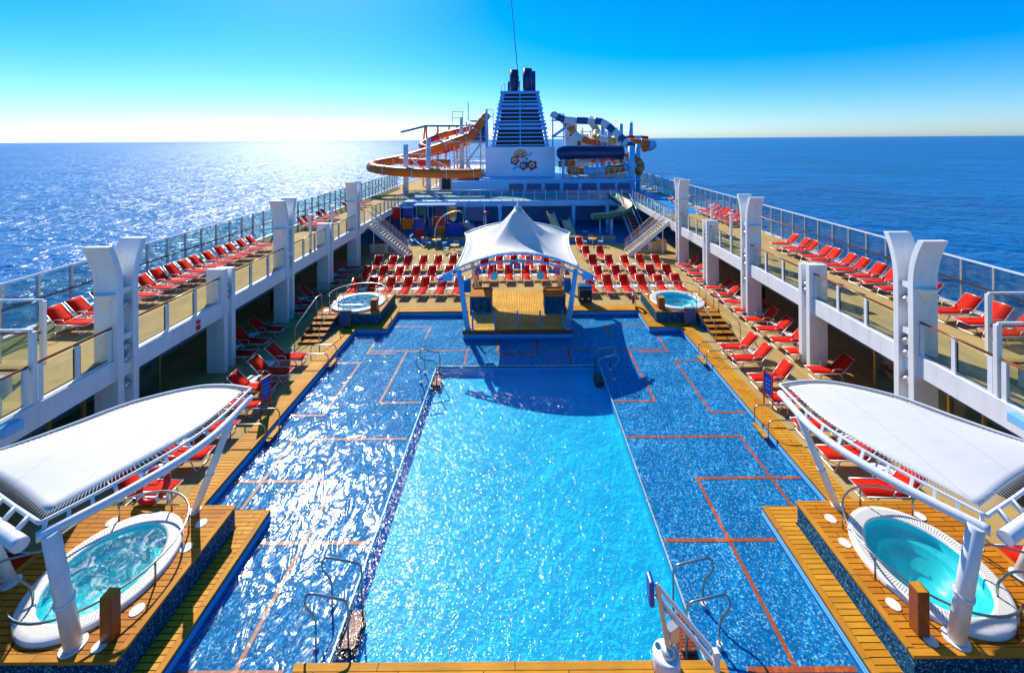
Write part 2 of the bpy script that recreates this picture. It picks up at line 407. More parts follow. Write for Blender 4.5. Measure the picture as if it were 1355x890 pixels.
S.cycles.use_denoising = True; S.cycles.max_bounces = 8; S.cycles.transparent_max_bounces = 14; S.cycles.sample_clamp_indirect = 6
S.cycles.caustics_reflective = False; S.cycles.caustics_refractive = False

# ------------------------------------------------------------------ setting: sea, hull, decks, pool
sea_mb = MB()
for i in range(48):
    a, b = 2*PI*i/48, 2*PI*(i+1)/48
    sea_mb.add([(0,0,-24), (60000*math.cos(a),60000*math.sin(a),-24), (60000*math.cos(b),60000*math.sin(b),-24)], [(0,1,2)])
tag(sea_mb.build('sea', M['sea']), kind='structure')
h = MB()
for s in (1,-1): h.box(s*18.25, s*18.35, -20, 75, -25, 3.05)
h.box(-18.25, 18.25, 75, 75.1, -25, 3.0)
tag(h.build('ship_hull', M['white']), kind='structure')

PX, PN, PF = 8.58, 6.65, 6.95         # pool half widths: middle, near, far
d = MB()
for s in (1,-1):
    d.rect(s*9.25, s*18.2, -20, 39, 0)
    d.rect(s*7.22, s*9.25, -20, 11.05, 0)
d.rect(-9.25, 9.25, 24.4, 39, 0)
tag(d.build('pool_deck', M['deck']), kind='structure')
b = MB(); b.rect(-16.6, 16.6, 39, 50, 0.0)
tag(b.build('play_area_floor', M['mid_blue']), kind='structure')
for s, nm in ((1,'right'),(-1,'left')):
    u = MB()
    u.box(s*12.95, s*18.25, -20, 75, 2.75, 3.0)
    o = tag(u.build('upper_deck', M['deck']), kind='structure')
    f = MB(); f.box(s*12.73, s*12.95, -20, 33.9, 2.4, 3.06); f.box(s*12.73, s*12.95, 33.9, 45, 2.5, 3.06); f.box(s*18.05, s*18.26, -20, 75, 3.003, 3.12)
    f.build('deck_fascia', M['white'], o, bevel=.012)
# bridge deck at the end of the play area
u = MB(); u.box(-12.73, 12.73, 45, 75, 2.85, 3.15); o = tag(u.build('aft_deck', M['pale_deck']), kind='structure')
f = MB(); f.box(-12.73, 12.73, 44.85, 44.997, 2.62, 3.22); f.build('deck_fascia', M['blue_paint_and_shade'], o)
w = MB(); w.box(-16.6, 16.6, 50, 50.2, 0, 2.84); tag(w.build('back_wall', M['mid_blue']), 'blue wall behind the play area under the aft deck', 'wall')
mt = MB(); mt.rect(13.2, 17.6, 37.5, 60, 3.006); tag(mt.build('deck_mat', M['mid_blue']), 'dark blue mat on the right upper deck near the slides', 'mat')

# pool coping boards
cp = MB()
def cbox(x0,x1,y0,y1): cp.box(x0,x1,y0,y1,-.05,.03)
for s in (1,-1):
    cbox(s*(PX+.14), s*9.25, 11.05, 21.6); cbox(s*(PN+.14), s*7.22, -5, 11.05); cbox(s*7.223, s*9.25, 10.56, 11.047)
    cbox(s*(PF+.12), s*7.5, 21.6, 24.4); cbox(s*7.503, s*9.25, 21.73, 22.12)
    cbox(s*2.803, s*(PF+.117), 23.82, 24.4)
cbox(-4.06, 3.86, -5, 7.66)
o = tag(cp.build('pool_coping', M['coping_wood']), kind='structure')
te = MB(); ty = MB()
for s in (1,-1):
    ty.box(s*PX, s*(PX+.137), 11.05, 21.6, -.05,.034); ty.box(s*PN, s*(PN+.137), -5, 11.05, -.05,.034); ty.box(s*PF, s*(PF+.117), 21.6, 24.4, -.05,.034)
    te.box(s*(PF+.12), s*(PX+.137), 21.603, 21.727, -.05,.034); te.box(s*2.803, s*PF, 23.7, 23.817, -.05,.034)
te.box(-4.2, 4.0, 7.663, 7.8, -.05,.034); ty.box(-4.2,-4.063,-5,7.66,-.05,.034); ty.box(3.863,4.0,-5,7.66,-.05,.034)
build_each(te, 'edge_board', M['trim_wood'], o, .01); build_each(ty, 'edge_board', M['trim_wood_y'], o, .01)

# pool walls, floor, deep basin
DX0, DX1, DY0, DY1 = -3.65, 3.70, 6.9, 18.5
outline = [(4.0,-5),(4.0,7.8),(-4.2,7.8),(-4.2,-5),None,(PN,-5),(PN,11.05),(PX,11.05),(PX,21.6),(PF,21.6),(PF,23.7),(2.8,23.7),(2.8,20.95),
           (-2.8,20.95),(-2.8,23.7),(-PF,23.7),(-PF,21.6),(-PX,21.6),(-PX,11.05),(-PN,11.05),(-PN,-5)]
pw = MB(); pl = MB()
for a, b in zip(outline, outline[1:]):
    if not a or not b: continue
    pw.add([(*a,-.3),(*b,-.3),(*b,-.02),(*a,-.02)], [(0,1,2,3)])
    dv = Vector((b[0]-a[0], b[1]-a[1])).normalized(); nrm = Vector((-dv.y, dv.x))
    # two raised light trim lines round the wall
    for z in (-.09, -.17):
        mid = (Vector(a)+Vector(b))/2
        pl.obox((mid.x+nrm.x*.004, mid.y+nrm.y*.004, z), (dv.x*(Vector(b)-Vector(a)).length/2, dv.y*(Vector(b)-Vector(a)).length/2, 0), (nrm.x*.012, nrm.y*.012, 0), (0,0,.012))
pf = MB()
for (x0,x1,y0,y1) in [(-9,DX0,-5,24),(DX1,9,-5,24),(DX0,DX1,DY1,24),(DX0,DX1,-5,DY0)]: pf.rect(x0,x1,y0,y1,-.3)
o = tag(pf.build('pool_shallows', M['mosaic']), kind='structure')
pw.build('pool_wall', M['mid_blue'], o, recalc=False); pl.build('trim_line', M['blue_paint_and_shade'], o)
dp = MB(); ZD = -.62
dp.rect(DX0,DX1,DY0,DY1,ZD)
dp.add([(DX0,DY0,ZD),(DX0,DY1,ZD),(DX0,DY1,-.3),(DX0,DY0,-.3)], [(0,1,2,3)]); dp.add([(DX1,DY0,ZD),(DX1,DY1,ZD),(DX1,DY1,-.3),(DX1,DY0,-.3)], [(3,2,1,0)])
dp.add([(DX0,DY1,ZD),(DX1,DY1,ZD),(DX1,DY1,-.3),(DX0,DY1,-.3)], [(0,1,2,3)]); dp.add([(DX0,DY0,ZD),(DX1,DY0,ZD),(DX1,DY0,-.3),(DX0,DY0,-.3)], [(3,2,1,0)])
o = tag(dp.build('pool_basin', M['cyan_tile'], recalc=False), kind='structure')
rm = MB(); w_ = .04
rm.box(DX0-w_, DX0, DY0, DY1+w_, -.34, -.265); rm.box(DX1, DX1+w_, DY0, DY1+w_, -.34, -.265); rm.box(DX0, DX1, DY1, DY1+w_, -.34, -.265)
rm.build('basin_rim', M['white'], o)
wt = MB()
for x0, x1, y0, y1 in ((-PN,DX0,-5,11.05),(DX1,PN,-5,11.05),(DX0,DX1,-5,DY0),(-PX,DX0,11.05,DY1),(DX1,PX,11.05,DY1),(-PX,PX,DY1,21.6),(-PF,PF,21.6,23.7)): wt.rect(x0,x1,y0,y1,-.22,0)
wt.rect(DX0,DX1,DY0,DY1,-.22,1)
tag(wt.build('pool_water', [M['film_water'],M['pool_water']], recalc=False), kind='structure')
# orange lane lines set in the shallow floor
ln = MB(); zl = -.296; lw = .045
def vl(x, y0, y1): ln.rect(x-lw, x+lw, min(y0,y1), max(y0,y1), zl)
def hl(y, x0, x1): ln.rect(min(x0,x1), max(x0,x1), y-lw, y+lw, zl+.004)
for s in (1,-1):
    vl(s*5.45, 5, 12.35); hl(12.35, s*5.4, s*PX); hl(10.45, s*3.8, s*PN); hl(14.07, s*3.8, s*7.75); vl(s*7.7, 11.1, 14.1); hl(7.9, s*4.5, s*6.6)
    vl(s*7.28, 15.3, 18.9); hl(15.3, s*7.25, s*PX); hl(18.88, s*7.25, s*PX); vl(s*5.4, 16.0, 20.05); hl(16.0, s*3.8, s*5.45); hl(19.92, s*2.5, s*7.3)
    vl(s*7.27, 19.7, 21.55); hl(19.7, s*5.85, s*7.3); hl(22.5, s*4.8, s*6.9); vl(s*4.8, 21.1, 22.55); vl(s*2.45, 18.7, 20.1); vl(s*.98, 19.65, 20.95)
hl(19.65, -1, 1)
tag(ln.build('lane_lines', M['orange_line']), kind='structure')

# deckhouse walls below the upper decks
for s, nm in ((1,'right'),(-1,'left')):
    wl = MB(); wl.box(s*16.5, s*16.7, -20, 45, 0, 2.74)
    o = tag(wl.build('deckhouse_wall', M['wall_grey']), f'grey deckhouse wall in the shade under the {nm} upper deck', 'wall')
    for y in (12.2, 16.6, 21.4, 26.2, 31.0):
        q = MB(); z0, z1, L = .55, 1.25, 3.6
        pr = fillet([(y,z0,0),(y+L,z0,0),(y+L,z1,0),(y,z1,0)], .3, 4, closed=True)
        q.prism([(p.x,p.y) for p in pr], 'x', s*16.44, s*16.52); q.build('window', M['dark'], o)
    g = thing('glass_partition', f'brass framed glass partition under the {nm} upper deck behind the near column', 'partition', (s*14.2, 14.3, 0))
    q = MB()
    for y in (12.4, 13.4, 14.4, 15.3, 16.2): q.box(s*14.17, s*14.25, y-.035, y+.035, 0, 2.4)
    q.box(s*14.18, s*14.24, 12.43, 16.17, 2.3, 2.36); q.box(s*14.18, s*14.24, 12.43, 16.17, 0.02, .1); q.build('frame', M['brass'], g)
    for y in (12.4, 13.4, 14.4, 15.3):
        q = MB(); q.box(s*14.2, s*14.215, y+.04, y+.86, .1, 2.3); q.build('pane', M['sea_glass'], g)
    q = MB(); q.tube([(s*14.1,14.5,.85),(s*14.1,14.5,1.55)], .02); q.build('handle', M['steel'], g)

# ------------------------------------------------------------------ columns
def column(s, y, tall, label):
    x0, x1 = (12.62, 13.4)
    t = thing('support_column', label, 'column', (s*13.0, y+.35, 0), 'white columns along the upper deck edges')
    for k in (0,1):
        if tall:
            out = []; inn = []
            for i in range(13):
                q = i/12; z = 5.25 + 1.5*q; off = .36*q**2.1
                out.append((off, z)); inn.append((off+ (0 if True else 0), z))
            if k == 0: poly = [(y,0)] + [(y-o_, z) for o_, z in out] + [(y+.19-o_*.97, z) for o_, z in out[::-1]] + [(y+.19,0)]
            else: poly = [(y+.70,0)] + [(y+.70+o_, z) for o_, z in out] + [(y+.51+o_*.97, z) for o_, z in out[::-1]] + [(y+.51,0)]
        else:
            a, b = (y, y+.22) if k == 0 else (y+.48, y+.70)
            zt = 4.47 if k == 0 else 4.38
            poly = [(a,0),(a,zt),(b,zt),(b,0)]
        q = MB(); q.prism(poly, 'x', s*x0, s*x1); q.build('slab', M['white'], t, bevel=.012)
    q = MB(); q.box(s*(x0+.28), s*(x1-.003), y+.193, y+.507, 0, 4.2 if not tall else 5.6); q.build('web', M['white'], t)
    if tall:
        q = MB(); n = 14; c = Vector((s*(x0+x1)/2, y-.002, 5.18))      # half-cone uplight on the front slab
        top = [c + Vector((.36*math.cos(PI+PI*i/n), .20*math.sin(PI+PI*i/n), 0)) for i in range(n+1)]
        tip = c + Vector((0, 0, -.55))
        q.add(top+[tip], [(i, i+1, n+1) for i in range(n)], 0, True)
        q.add(top, [tuple(range(n+1))]); q.build('uplight', M['lamp_white'], t)
        for z in (4.7, 3.35, 2.95, 2.1):
            q = MB(); q.tube([(s*(x0+.02), y+.35, z-.05), (s*(x0+.24), y+.35, z+.05)], [.09,.12], 12); q.build('spotlight', M['alu'], t)
        q = MB(); 
        for z in (3.6, 5.1): q.box(s*(x0+.05), s*(x0+.277), y+.193, y+.507, z, z+.18)
        q.build('bracket', M['white'], t)
    else:
        for z in (3.55, 3.3):
            q = MB(); q.tube([(s*(x0+.02), y+.35, z-.05), (s*(x0+.24), y+.35, z+.05)], [.08,.11], 12); q.build('spotlight', M['alu'], t)
CY = [12.95, 17.6, 22.4, 27.2, 32.0]
for s, nm in ((1,'right'),(-1,'left')):
    for i, y in enumerate(CY):
        tall = i % 2 == 0
        which = ['nearest','','middle','','farthest'][i] if tall else ['','nearer','','farther',''][i]
        column(s, y, tall, f'{which} {"tall flared" if tall else "short square-topped"} white column on the {nm} deck edge')

# ------------------------------------------------------------------ railings
def inner_rail(s, y0, y1, n, label, posts=None):
    x = s*12.84
    t = thing('glass_railing', label, 'railing', (x, (y0+y1)/2, 3.06), 'glass railings along the inner deck edges')
    q = MB(); q.tube([(x-s*.0, y0, 4.1), (x, y1, 4.1)], .035, 8); q.build('handrail', M['brown_rail'], t)
    st = (y1-y0)/n
    for i in range(n+1):
        y = y0 + st*i; y = min(max(y, y0+.06), y1-.06)
        q = MB(); q.box(x-.045, x+.045, y-.055, y+.055, 3.06, 4.06); q.build('post', M['white'], t)
    for i in range(n):
        q = MB(); q.box(x-.006, x+.006, y0+st*i+.1, y0+st*(i+1)-.1, 3.16, 4.0); q.build('pane', M['glass'], t)
    q = MB()
    for i in range(n):
        a, b = y0+st*i+.075, y0+st*(i+1)-.075
        q.box(x-.012, x+.012, a, b, 3.13, 3.155); q.box(x-.012, x+.012, a, a+.022, 3.158, 4.0); q.box(x-.012, x+.012, b-.022, b, 3.158, 4.0)
    q.build('gasket', M['black'], t)
for s, nm in ((1,'right'),(-1,'left')):
    inner_rail(s, 5.0, 10.75, 5, f'glass railing of the {nm} upper deck nearest the camera, before the windscreen')
    inner_rail(s, 10.95, 12.93, 2, f'short glass railing of the {nm} upper deck ending at the nearest column')
    inner_rail(s, 13.67, 17.58, 3, f'{nm} glass railing between the nearest flared column and the first short column')
    inner_rail(s, 18.32, 22.38, 3, f'{nm} glass railing between the first short column and the middle column')
    inner_rail(s, 23.12, 27.18, 3, f'{nm} glass railing between the middle column and the second short column')
    inner_rail(s, 27.92, 31.98, 3, f'{nm} glass railing between the second short column and the farthest column')
    inner_rail(s, 32.72, 34.2, 1, f'short {nm} glass railing between the farthest column and the stairs')
    inner_rail(s, 35.8, 44.8, 8, f'long {nm} glass railing from the stair head to the aft deck')
    # outer windscreen
    x = s*18.02; y0 = 8.6; n = 46; st = 1.13
    t = thing('glass_windscreen', f'tall glass windscreen with wooden rail along the outer {nm} edge', 'windscreen', (x, 30, 3.12))
    q = MB(); q.box(x-.035, x+.035, y0, y0+n*st, 5.02, 5.08); q.build('top_rail', M['white'], t)
    q = MB(); q.tube([(x-s*.10, y0, 3.72+.42), (x-s*.10, y0+n*st, 3.72+.42)], .035, 8); q.build('handrail', M['brown_rail'], t)
    for i in range(n+1):
        y = y0+i*st; q = MB(); q.box(x-.05, x+.05, y-.035, y+.035, 3.12, 5.02); q.build('post', M['alu'], t)
    for i in range(n):
        q = MB(); q.box(x+s*.01, x+s*.022, y0+i*st+.05, y0+(i+1)*st-.05, 3.2, 4.98); q.build('pane', M['sea_glass'], t)
    # cross screens
    for (xa, xb, y, which) in ((12.84, 17.9, 10.86, 'nearer'), (15.0, 17.9, 12.95, 'farther')):
        t = thing('glass_screen', f'{which} white framed glass screen across the {nm} upper deck', 'screen', (s*(xa+xb)/2, y, 3.0))
        q = MB(); m_ = int((xb-xa)/1.2)
        for i in range(m_+1):
            xx = xa+(xb-xa)*i/m_; q.box(s*(xx-.07), s*(xx+.07), y-.05, y+.05, 3.0, 4.98)
        q.box(s*xa, s*xb, y-.03, y+.03, 4.983, 5.04); q.build('frame', M['white'], t, bevel=.008)
        q = MB(); q.tube([(s*xa, y-.09, 4.0), (s*xb, y-.09, 4.0)], .035); q.build('handrail', M['brown_rail'], t)
        for i in range(m_):
            q = MB(); q.box(s*(xa+(xb-xa)*i/m_+.09), s*(xa+(xb-xa)*(i+1)/m_-.09), y-.006, y+.006, 3.12, 4.95); q.build('pane', M['glass'], t)
    t = thing('control_box', f'grey control box on a white post behind the {nm} near railing', 'control box', (s*13.3, 10.45, 3.0))
    q = MB(); q.box(s*13.05, s*13.45, 10.3, 10.6, 3.52, 3.98); q.build('housing', M['alu'], t, bevel=.02)
    q = MB(); q.box(s*13.2, s*13.3, 10.4, 10.5, 3.0, 3.517); q.build('post', M['white'], t)
    t = thing('flood_lamp', f'pale blue flood lamp on the {nm} deck fascia near the camera', 'lamp', (s*12.6, 10.2, 2.9))
    q = MB(); q.box(s*12.45, s*12.66, 9.95, 10.35, 2.78, 3.02); q.build('housing', M['blue_paint_and_shade'], t, bevel=.02)
    q = MB(); q.box(s*12.66, s*12.727, 10.1, 10.2, 2.8, 2.95); q.build('bracket', M['alu'], t)
# fire call point on the left beam
t = thing('fire_call_point', 'small red fire alarm bell and box on the left deck beam', 'fire alarm', (-12.7, 16.2, 2.6))
q = MB(); q.box(-12.727,-12.66, 16.2,16.34, 2.5,2.68); q.build('box', M['red'], t)
q = MB(); q.tube([(-12.727,16.27,2.82),(-12.65,16.27,2.82)], .07, 14); q.build('bell', M['red'], t)
for s, nm in ((1,'right'),(-1,'left')):
    t = thing('speaker_cabinet', f'black cabinet standing behind the {nm} middle column', 'cabinet', (s*14.2, 24.2, 0))
    q = MB(); q.box(s*13.9, s*14.5, 23.9, 24.5, .08, 1.15); q.build('body', M['black'], t, bevel=.03)
    q = MB(); q.box(s*13.95, s*14.45, 23.95, 24.45, 0, .077); q.build('plinth', M['grey'], t)

# ------------------------------------------------------------------ loungers and small tables
def make_lounger(by=.52, bz=.56):
    root = thing('sun_lounger', 'x', 'sun lounger')
    w = .31; zs = .36; yf, yh = -.75, .36
    def back(t, x): return (x, yh+by*t, zs+bz*t)
    q = MB()
    for s in (1,-1):
        q.tube(fillet([(s*w,yf,zs),(s*w,yh,zs),back(1,s*w)], .05, 3), .018, 6)
    q.tube([(-w,yf,zs),(w,yf,zs)], .018, 6); q.tube([back(1,-w), back(1,w)], .018, 6)
    q.build('frame', M['alu'], root)
    q = MB(); n = 6
    A = [(-w+.012, yf+.01+(yh-yf-.02)*i/n, zs+.012-.02*math.sin(PI*i/n)) for i in range(n+1)]
    q.strip(A, [(-p[0],p[1],p[2]) for p in A]); q.build('seat', M['sling'], root, solid=.01)
    q = MB()
    A = [(-w+.012, yh+by*t, zs+.014+bz*t-.015*math.sin(PI*t)) for t in [.02+.96*i/n for i in range(n+1)]]
    q.strip(A, [(-p[0],p[1],p[2]) for p in A]); q.build('backrest', M['sling'], root, solid=.01)
    for (ya, sg) in ((-.42,-1),(.28,1)):
        q = MB(); q.tube(fillet([(-w,ya,zs),(-w-.01,ya+sg*.18,.03),(w+.01,ya+sg*.18,.03),(w,ya,zs)], .09, 4), .016, 6); q.build('leg', M['alu'], root)
    for s in (1,-1):
        q = MB(); q.tube(fillet([(s*(w+.02),-.06,zs),(s*(w+.035),-.04,zs+.20),(s*(w+.035),.30,zs+.22),(s*(w+.02),.48,zs+.12)], .12, 4), .015, 6); q.build('armrest', M['alu'], root)
    return root
def make_table():
    root = thing('side_table', 'x', 'side table')
    q = MB(); q.box(-.22,.22,-.22,.22,.36,.385); q.build('table_top', M['white'], root, bevel=.01)
    for s in (1,-1):
        q = MB(); q.tube(fillet([(s*.19,-.19,.36),(s*.2,-.2,.01),(s*.2,.2,.01),(s*.19,.19,.36)], .04, 3), .012, 6); q.build('leg', M['alu'], root)
    return root
PROTO = {'l': [make_lounger(), make_lounger(.46,.61), make_lounger(.57,.50)], 't': [make_table()]}
used = {}
def put(kind, x, y, z, rz, label, group):
    p = random.choices(PROTO[kind], [6,2,2][:len(PROTO[kind])])[0]
    if p.name in used: o = copy_tree(p)
    else: o = p; CH[p.name] = kids(p); used[p.name] = 1
    o.location = (x, y, z); o.rotation_euler = (0,0,rz); o['label'] = label; o['group'] = group
    return o
def jit(a): return random.uniform(-a, a)
# blocks facing the stage (foot towards the camera)
def row(name, xs, yfoot, where, tabs=True, side=1, group='loungers facing the pool'):
    for i, x in enumerate(xs):
        put('l', x+jit(.02), yfoot+.75+jit(.04), 0, jit(.03), f'red sling lounger in the {where}, {ORD[i]} from stage', group)
    if tabs:
        for i in range(len(xs)-1):
            put('t', (xs[i]+xs[i+1])/2+jit(.03), yfoot+.95+jit(.06), 0, jit(.1), f'white side table in the {where}, {ORD[i]} from stage', 'side tables between loungers')
row('a', [-3.85-1.13*k for k in range(7)], 25.5, 'front row left of the stage')
row('b', [-4.95-1.17*k for k in range(6)], 27.85, 'second row left of the stage')
row('c', [-5.05-1.17*k for k in range(6)], 30.5, 'third row left of the stage')
row('a', [4.75+1.14*k for k in range(6)], 25.7, 'front row right of the stage')
row('b', [5.7+1.23*k for k in range(5)], 27.7, 'second row right of the stage')
row('c', [5.8+1.22*k for k in range(5)], 30.3, 'third row right of the stage')
row('d', [5.7, 6.85], 33.0, 'short fourth row right of the stage')
row('e', [5.6], 36.0, 'fifth row right of the stage')
def crow(xs, y, where):
    names = ['far left','centre left','centre right','far right'] if len(xs) == 4 else ['far left','left','middle','right','far right','last']
    for i, x in enumerate(xs):
        put('l', x, y+.75+jit(.03), 0, jit(.02), f'{names[i]} red lounger of the {where} behind the stage', 'loungers behind the stage')
    for i in range(len(xs)-1):
        put('t', (xs[i]+xs[i+1])/2, y+.95, 0, jit(.1), f'white table beside the {names[i]} lounger of the {where} behind the stage', 'side tables between loungers')
crow([-3.0,-1.85,-.65,.56,1.78,2.95], 28.0, 'front row')
crow([-2.6,-1.45,-.3,.9,2.1,3.3], 30.4, 'second row')
crow([-3.0,-1.75,-.6,.55,1.75,2.9], 32.8, 'third row')
# side rows: foot towards the pool
def siderow(s, xfoot, z, ys, where, tabs=()):
    ys = sorted(ys)
    for i, y in enumerate(ys):
        put('l', s*(xfoot+.75)+jit(.05), y, z, -s*PI/2+jit(.05), f'red lounger on the {where}, {ORD[i]} from near end', f'loungers on the {where}')
    k = 0
    for i in range(len(ys)-1):
        if ys[i+1]-ys[i] < 1.45 and (i % 2 == 0 or not tabs):
            put('t', s*(xfoot+1.25)+jit(.05), (ys[i]+ys[i+1])/2, z, jit(.1), f'white table on the {where}, {ORD[k]} from near end', 'side tables between loungers'); k += 1
siderow(1, 12.1, 0, [31.1,30.0,29.0,27.85,26.25,25.2,24.0,22.85,21.65,20.55,19.45,18.4,16.9], 'right lower deck by the columns')
siderow(1, 9.38, 0, [18.85,17.85,16.4,15.1,13.7,12.45,11.2], 'right lower deck beside the pool')
siderow(-1, 12.0, 0, [31,29.8,28.6,27.5,25.6,24.25,23.15,20.95,19.7,18.55], 'left lower deck by the columns')
siderow(-1, 9.5, 0, [18.25,17.1,16.0,15.0,13.8,12.6,11.35], 'left lower deck beside the pool')
siderow(1, 11.0, 0, [9.3,8.2], 'lower deck behind the right near tub')
siderow(-1, 11.0, 0, [9.3,8.2], 'lower deck behind the left near tub')
siderow(1, 15.85, 3.003, [25.5,24.4,23.85,22.75,22.1,21.15,20.4,19.45,18.7,17.8,17.0,15.5,14.6,13.75,12.3,11.6], 'right upper deck by the windscreen', (1,))
siderow(-1, 15.65, 3.003, [15.1,15.9,16.75,17.7,18.6,19.4,20.1,20.9,21.7,22.5,23.4,24.2,25.2,26.1], 'left upper deck by the windscreen', (1,))
siderow(1, 16.35, 3.003, [44.5,42.8,37.5,36.6,35.7,34.9,34.1,33.2,32.3], 'far right upper deck', (1,))
siderow(-1, 15.8, 3.003, [32.2,33.0,33.9,35.4,36.2,40.6,41.5,42.6,44.1], 'far left upper deck', (1,))

# ------------------------------------------------------------------ hot tubs on teak platforms
def hot_tub(s, x, y, rx, ry, foam, label):
    c = (s*x, y, .6)
    t = thing('hot_tub', label, 'hot tub', c)
    q = MB(); q.lathe(c, [(1.0,-.02),(1.0,.07),(.985,.09),(.93,.10)], 56, rx, ry); q.build('outer_rim', M['white'], t)
    q = MB(); q.lathe(c, [(.93,.10),(.80,.095)], 56, rx, ry); q.build('overflow_grille', M['grille'], t)
    q = MB(); q.lathe(c, [(.80,.095),(.775,.09),(.76,.05)], 56, rx, ry); q.build('inner_rim', M['white'], t)
    q = MB(); q.lathe(c, [(.76,.05),(.75,-.16),(.60,-.18),(.58,-.20),(.55,-.36),(.34,-.38),(.32,-.54),(0,-.55)], 56, rx, ry); q.build('basin', M['tub_shell'], t, recalc=True)
    q = MB(); q.lathe(c, [(.765,.03),(0,.03)], 56, rx, ry); q.build('water', M['tub_foam'] if foam else M['tub_water'], t)
    return t
def platform(s, x0, x1, y0, y1, hole, label, h=.6):
    t = thing('hot_tub_platform', label, 'platform', (s*(x0+x1)/2, (y0+y1)/2, 0))
    cx, cy, rx, ry = hole; cx *= s
    X0, X1 = min(s*x0, s*x1), max(s*x0, s*x1); e = .13
    angs = [2*PI*i/64 for i in range(64)]
    angs += [math.atan2(yy-cy, xx-cx) % (2*PI) for xx in (X0+e, X1-e) for yy in (y0+e, y1-e)]
    angs = sorted(set(round(a, 6) for a in angs))
    O, I = [], []
    for a in angs:
        ca, sa = math.cos(a), math.sin(a); k = 1e9
        if ca > 1e-9: k = min(k, (X1-e-cx)/ca)
        if ca < -1e-9: k = min(k, (X0+e-cx)/ca)
        if sa > 1e-9: k = min(k, (y1-e-cy)/sa)
        if sa < -1e-9: k = min(k, (y0+e-cy)/sa)
        O.append((cx+ca*k, cy+sa*k, h)); 
        I.append((cx+ca*rx*.985, cy+sa*ry*.985, h))
    q = MB(); q.strip(I+[I[0]], O+[O[0]], smooth=False); q.build('deck_boards', M['deck_wood'], t)
    q = MB(); q.box(X0, X1, y0, y0+e-.003, h-.05, h+.008); q.box(X0, X1, y1-e+.003, y1, h-.05, h+.008); build_each(q, 'edge_board', M['trim_wood'], t, .008)
    q = MB(); q.box(X0, X0+e-.003, y0+e, y1-e, h-.05, h+.008); q.box(X1-e+.003, X1, y0+e, y1-e, h-.05, h+.008); build_each(q, 'edge_board', M['trim_wood_y'], t, .008)
    q = MB(); i = .03
    a = [(X0+i,y0+i),(X1-i,y0+i),(X1-i,y1-i),(X0+i,y1-i)]
    for p, r in zip(a, a[1:]+a[:1]): q.add([(*p,0),(*r,0),(*r,h-.05),(*p,h-.05)], [(0,1,2,3)])
    q.build('tiled_side', M['mosaic_dark'], t, recalc=False)
    return t
def ellipse(cx, cy, rx, ry, z, a0, a1, n=40): return [(cx+rx*math.cos(a0+(a1-a0)*i/n), cy+ry*math.sin(a0+(a1-a0)*i/n), z) for i in range(n+1)]
def mir(pts, s): return [(s*p[0], p[1], p[2]) for p in pts]
NT = (8.96, 8.95, 1.27, 1.36); FT = (9.2, 23.6, 1.5, 1.42)
